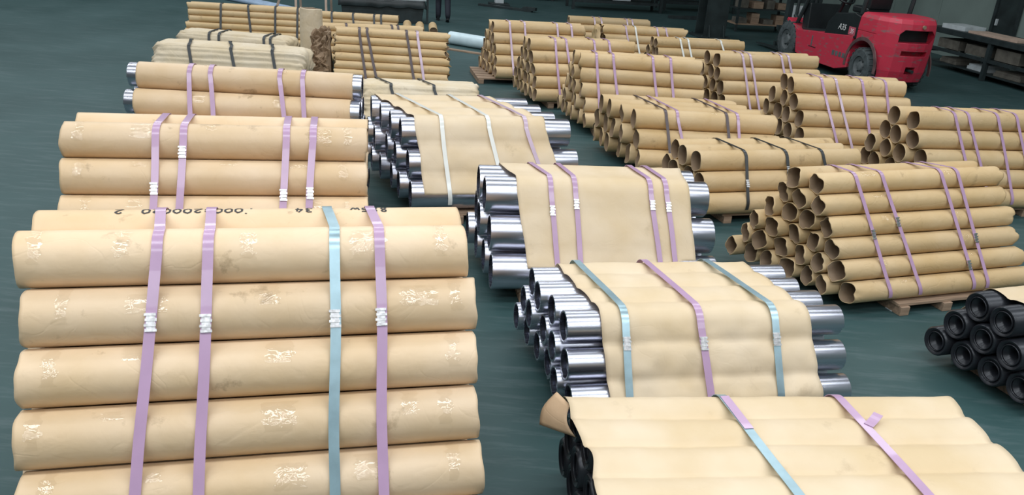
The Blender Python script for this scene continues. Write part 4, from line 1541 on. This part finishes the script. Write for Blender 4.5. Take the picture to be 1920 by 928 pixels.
# side panels / chassis
side = [(0.46, 0.26), (0.46, 0.90), (1.54, 0.80), (1.95, 0.78), (2.62, 0.72), (3.18, 0.92), (3.22, 0.86), (2.70, 0.60), (2.58, 0.22), (2.2, 0.16), (0.9, 0.16)]
MB().prism(side, -0.60, 0.60).build('chassis', 'red', fork, bevel=0.012)
MB().box(1.75, 2.05, 0.601, 0.606, 0.44, 0.455).build('step_slot', 'blackplastic', fork)
MB().box(1.93, 1.97, 0.600, 0.606, 0.46, 0.68).build('stripe', 'hub', fork)
MB().box(1.5, 2.6, -0.5, 0.5, 0.70, 0.78).build('floor_plate', 'dark', fork, loc=(0, 0, 0.0))
# hood
hood = [(0.34, 0.86), (0.36, 1.30), (0.55, 1.34), (1.25, 1.26), (1.50, 1.05), (1.56, 0.78)]
MB().prism(hood, -0.54, 0.585).build('hood', 'blackplastic', fork, bevel=0.02)
hd = fork.children[-1]
obj('lettering', text_mesh('A35', 0.17, 'whiteprint', 0.25), hd, (0.92, 0.588, 0.955), (math.pi / 2, 0, math.pi))
MB().box(0.42, 0.66, 0.586, 0.590, 0.90, 1.06).build('logo_plate', 'redprint', hd)
obj('lettering', text_mesh('35', 0.13, 'whiteprint', 0.1), hd, (0.54, 0.592, 0.935), (math.pi / 2, 0, math.pi))
for t in range(4):
    MB().box(0.60 + t * 0.13, 0.69 + t * 0.13, 0.601, 0.604, 0.42, 0.52).build('worn_marking', 'hub', fork)
# seat, steering
seat = empty('seat', (0.95, 0, 1.30)); seat.parent = fork
MB().box(-0.28, 0.28, -0.26, 0.26, 0.0, 0.14).build('cushion', 'blackplastic', seat, bevel=0.04)
MB().prism([(-0.30, 0.1), (-0.16, 0.12), (-0.26, 0.68), (-0.38, 0.66)], -0.25, 0.25).build('backrest', 'blackplastic', seat, bevel=0.03)
MB().tube((2.35, 0, 0.75), (1.95, 0, 1.48), 0.045).build('steering_column', 'blackplastic', fork)
st = MB().lathe([(-0.015, 0.17), (0.015, 0.17), (0.015, 0.20), (-0.015, 0.20), (-0.015, 0.17)], 28, 'z').build('steering_wheel', 'blackplastic', fork, smooth=True, loc=(1.93, 0, 1.5), rot=(0, -0.5, 0))
MB().prism([(2.45, 0.75), (2.70, 0.72), (2.78, 1.28), (2.5, 1.32)], -0.48, 0.48).build('dashboard', 'blackplastic', fork, bevel=0.02)
for sd in (-1, 1):
    MB().path([(0.42, sd * 0.52, 1.34), (0.30, sd * 0.52, 2.12)], 0.045, 8).build('guard_post', 'dark', fork)
    MB().path([(2.85, sd * 0.52, 0.85), (2.45, sd * 0.52, 1.6), (2.05, sd * 0.52, 2.14)], 0.045, 8).build('guard_post', 'dark', fork)
    MB().path([(0.30, sd * 0.52, 2.14), (2.05, sd * 0.52, 2.16)], 0.04, 8).build('guard_rail', 'dark', fork)
for i in range(8):
    x = 0.4 + i * 0.22
    MB().tube((x, -0.5, 2.15), (x, 0.5, 2.15), 0.02, n=6).build('guard_bar', 'dark', fork)
# mast
for sd in (-1, 1):
    MB().box(3.55, 3.72, sd * 0.36 - 0.05, sd * 0.36 + 0.05, 0.08, 2.25).build('mast_rail', 'dark', fork)
    MB().tube((3.50, sd * 0.22, 0.2), (3.50, sd * 0.22, 1.9), 0.04).build('lift_cylinder', 'dark', fork)
    MB().tube((3.4, sd * 0.30, 0.95), (2.75, sd * 0.30, 0.6), 0.045).build('tilt_cylinder', 'dark', fork)
    MB().prism([(3.80, 0.06), (5.0, 0.05), (5.0, 0.075), (3.86, 0.12), (3.86, 0.62), (3.80, 0.62)], sd * 0.3 - 0.06, sd * 0.3 + 0.06).build('fork_arm', 'dark', fork)
for z in (0.2, 0.55, 1.2, 2.2):
    MB().box(3.58, 3.70, -0.36, 0.36, z, z + 0.09).build('mast_crossbar', 'dark', fork)
for z in (0.18, 0.56):
    MB().box(3.72, 3.80, -0.52, 0.52, z, z + 0.1).build('carriage_bar', 'dark', fork)
MB().box(3.56, 3.57, -0.30, 0.30, 0.62, 1.15).build('bright_gap_stand_in', 'lightgrey', fork)  # added pale plate, stands in for the bright background seen through the mast
# wheels
for sd in (-1, 1):
    wheel(fork, (0.0, sd * 0.50, 0.37), 0.36, 0.28)
    wheel(fork, (3.06, sd * 0.50, 0.43), 0.42, 0.26)
MB().tube((3.06, -0.5, 0.365), (3.06, 0.5, 0.365), 0.09).build('front_axle', 'dark', fork)

# ------------------------------------------------------------------ person walking at the back
def person(loc, rz):
    J = {'pelvis': (0, 0, 0.95), 'waist': (0, 0, 1.08), 'chest': (0.02, 0, 1.30), 'neckb': (0.03, 0, 1.46), 'neck': (0.05, 0, 1.53), 'head': (0.08, 0, 1.62), 'crown': (0.07, 0, 1.71),
         'hipL': (0, 0.10, 0.90), 'kneeL': (0.16, 0.11, 0.50), 'ankL': (0.06, 0.11, 0.10), 'toeL': (0.22, 0.12, 0.04),
         'hipR': (0, -0.10, 0.90), 'kneeR': (-0.02, -0.11, 0.50), 'ankR': (-0.28, -0.11, 0.16), 'toeR': (-0.16, -0.12, 0.04),
         'shL': (0.02, 0.19, 1.41), 'elL': (-0.06, 0.25, 1.13), 'wrL': (0.05, 0.25, 0.90), 'haL': (0.09, 0.24, 0.82),
         'shR': (0.02, -0.19, 1.41), 'elR': (0.02, -0.25, 1.12), 'wrR': (0.18, -0.24, 0.94), 'haR': (0.24, -0.23, 0.88)}
    Rr = {'pelvis': 0.145, 'waist': 0.13, 'chest': 0.155, 'neckb': 0.085, 'neck': 0.055, 'head': 0.095, 'crown': 0.075, 'hipL': 0.095, 'kneeL': 0.085, 'ankL': 0.072, 'toeL': 0.04, 'shL': 0.07, 'elL': 0.05, 'wrL': 0.038, 'haL': 0.036}
    E_ = [('pelvis', 'waist'), ('waist', 'chest'), ('chest', 'neckb'), ('neckb', 'neck'), ('neck', 'head'), ('head', 'crown')]
    for q in 'LR':
        E_ += [('pelvis', 'hip' + q), ('hip' + q, 'knee' + q), ('knee' + q, 'ank' + q), ('ank' + q, 'toe' + q), ('chest', 'sh' + q), ('sh' + q, 'el' + q), ('el' + q, 'wr' + q), ('wr' + q, 'ha' + q)]
    names = list(J)
    verts = [J[n] for n in names]
    edges = [(names.index(a), names.index(b)) for a, b in E_]
    rad = [Rr.get(n, Rr.get(n[:-1] + 'L', 0.05)) for n in names]
    for q, sy in (('L', 1), ('R', -1)):
        h = Vector(J['ha' + q])
        wi = names.index('ha' + q)
        for i in range(5):
            if i < 4:
                a = h + Vector((0.03 - i * 0.02, 0, -0.035)); b = a + Vector((0.012, -sy * 0.01, -0.035)); c = b + Vector((0.0, -sy * 0.015, -0.025))
            else:
                a = h + Vector((0.035, -sy * 0.01, 0.0)); b = a + Vector((0.02, -sy * 0.01, -0.025)); c = b + Vector((0.0, -sy * 0.01, -0.02))
            k = len(verts)
            verts += [tuple(a), tuple(b), tuple(c)]
            rad += [0.011, 0.0095, 0.008]
            edges += [(wi, k), (k, k + 1), (k + 1, k + 2)]
    me = bpy.data.meshes.new('tmp_person')
    me.from_pydata(verts, edges, [])
    o = bpy.data.objects.new('tmp_person', me)
    COL.objects.link(o)
    sk = o.modifiers.new('skin', 'SKIN')
    sk.use_smooth_shade = True
    for i, sv in enumerate(me.skin_vertices[0].data):
        sv.radius = (rad[i], rad[i])
        sv.use_root = i == 0
    o.modifiers.new('sub', 'SUBSURF').levels = 2
    dg = bpy.context.evaluated_depsgraph_get(); dg.update()
    m2 = bpy.data.meshes.new_from_object(o.evaluated_get(dg))
    bpy.data.objects.remove(o)
    m2.materials.clear()
    for mm in ('trouser', 'jacket', 'skin'):
        m2.materials.append(M[mm])
    for p in m2.polygons:
        p.use_smooth = True
        c = p.center
        hand = c.z < 0.90 and abs(c.y) > 0.20
        p.material_index = 2 if (c.z > 1.50 or hand) else (1 if (c.z > 0.97 or abs(c.y) > 0.215) else 0)
    root = empty('person', loc, rz)
    tag(root, 'person in dark trousers and jacket walking past the covered bin', 'person')
    obj('body', m2, root)
    for q in 'LR':
        a, t = Vector(J['ank' + q]), Vector(J['toe' + q])
        sh = loft([(0.0, 1, 1, 0), (0.03, 1, 1, 0), (0.07, 0.86, 0.9, -0.01), (0.11, 0.5, 0.8, -0.05)], [(0.15, 0.0), (0.13, 0.035), (0.05, 0.045), (-0.07, 0.036), (-0.10, 0.0), (-0.07, -0.036), (0.05, -0.045), (0.13, -0.035)])
        sh.build('shoe', 'shoe', root, smooth=True, angle=0.9, loc=(a.x + 0.05, a.y, 0.0 if q == 'L' else 0.03), rot=(0, 0.0 if q == 'L' else 0.45, 0))
    hb = MB().lathe([(0.115, 0), (0.10, 0.05), (0.06, 0.09), (0.0, 0.103), (-0.03, 0.10)], 20, 'z')
    hb.build('hair', 'hair', root, smooth=True, loc=(0.065, 0, 1.655))
    face = []
    for sy in (-1, 1):
        MB().lathe([(-0.012, 0), (0, 0.011), (0.006, 0.006), (0.008, 0)], 10).build('eye', 'blackplastic', root, loc=(0.172, sy * 0.033, 1.63))
        MB().lathe([(-0.012, 0), (-0.008, 0.03), (0.01, 0.032), (0.012, 0)], 12, 'y').build('ear', 'skin', root, loc=(0.075, sy * 0.098, 1.62))
    MB().prism([(0, 0), (0.03, 0.0), (0.0, 0.055)], -0.012, 0.012).build('nose', 'skin', root, loc=(0.165, 0, 1.585))
    MB().box(0, 0.008, -0.025, 0.025, 0, 0.008).build('mouth', 'redprint', root, loc=(0.165, 0, 1.56))
    return root
person((-2.22, 21.85, 0), math.radians(100))
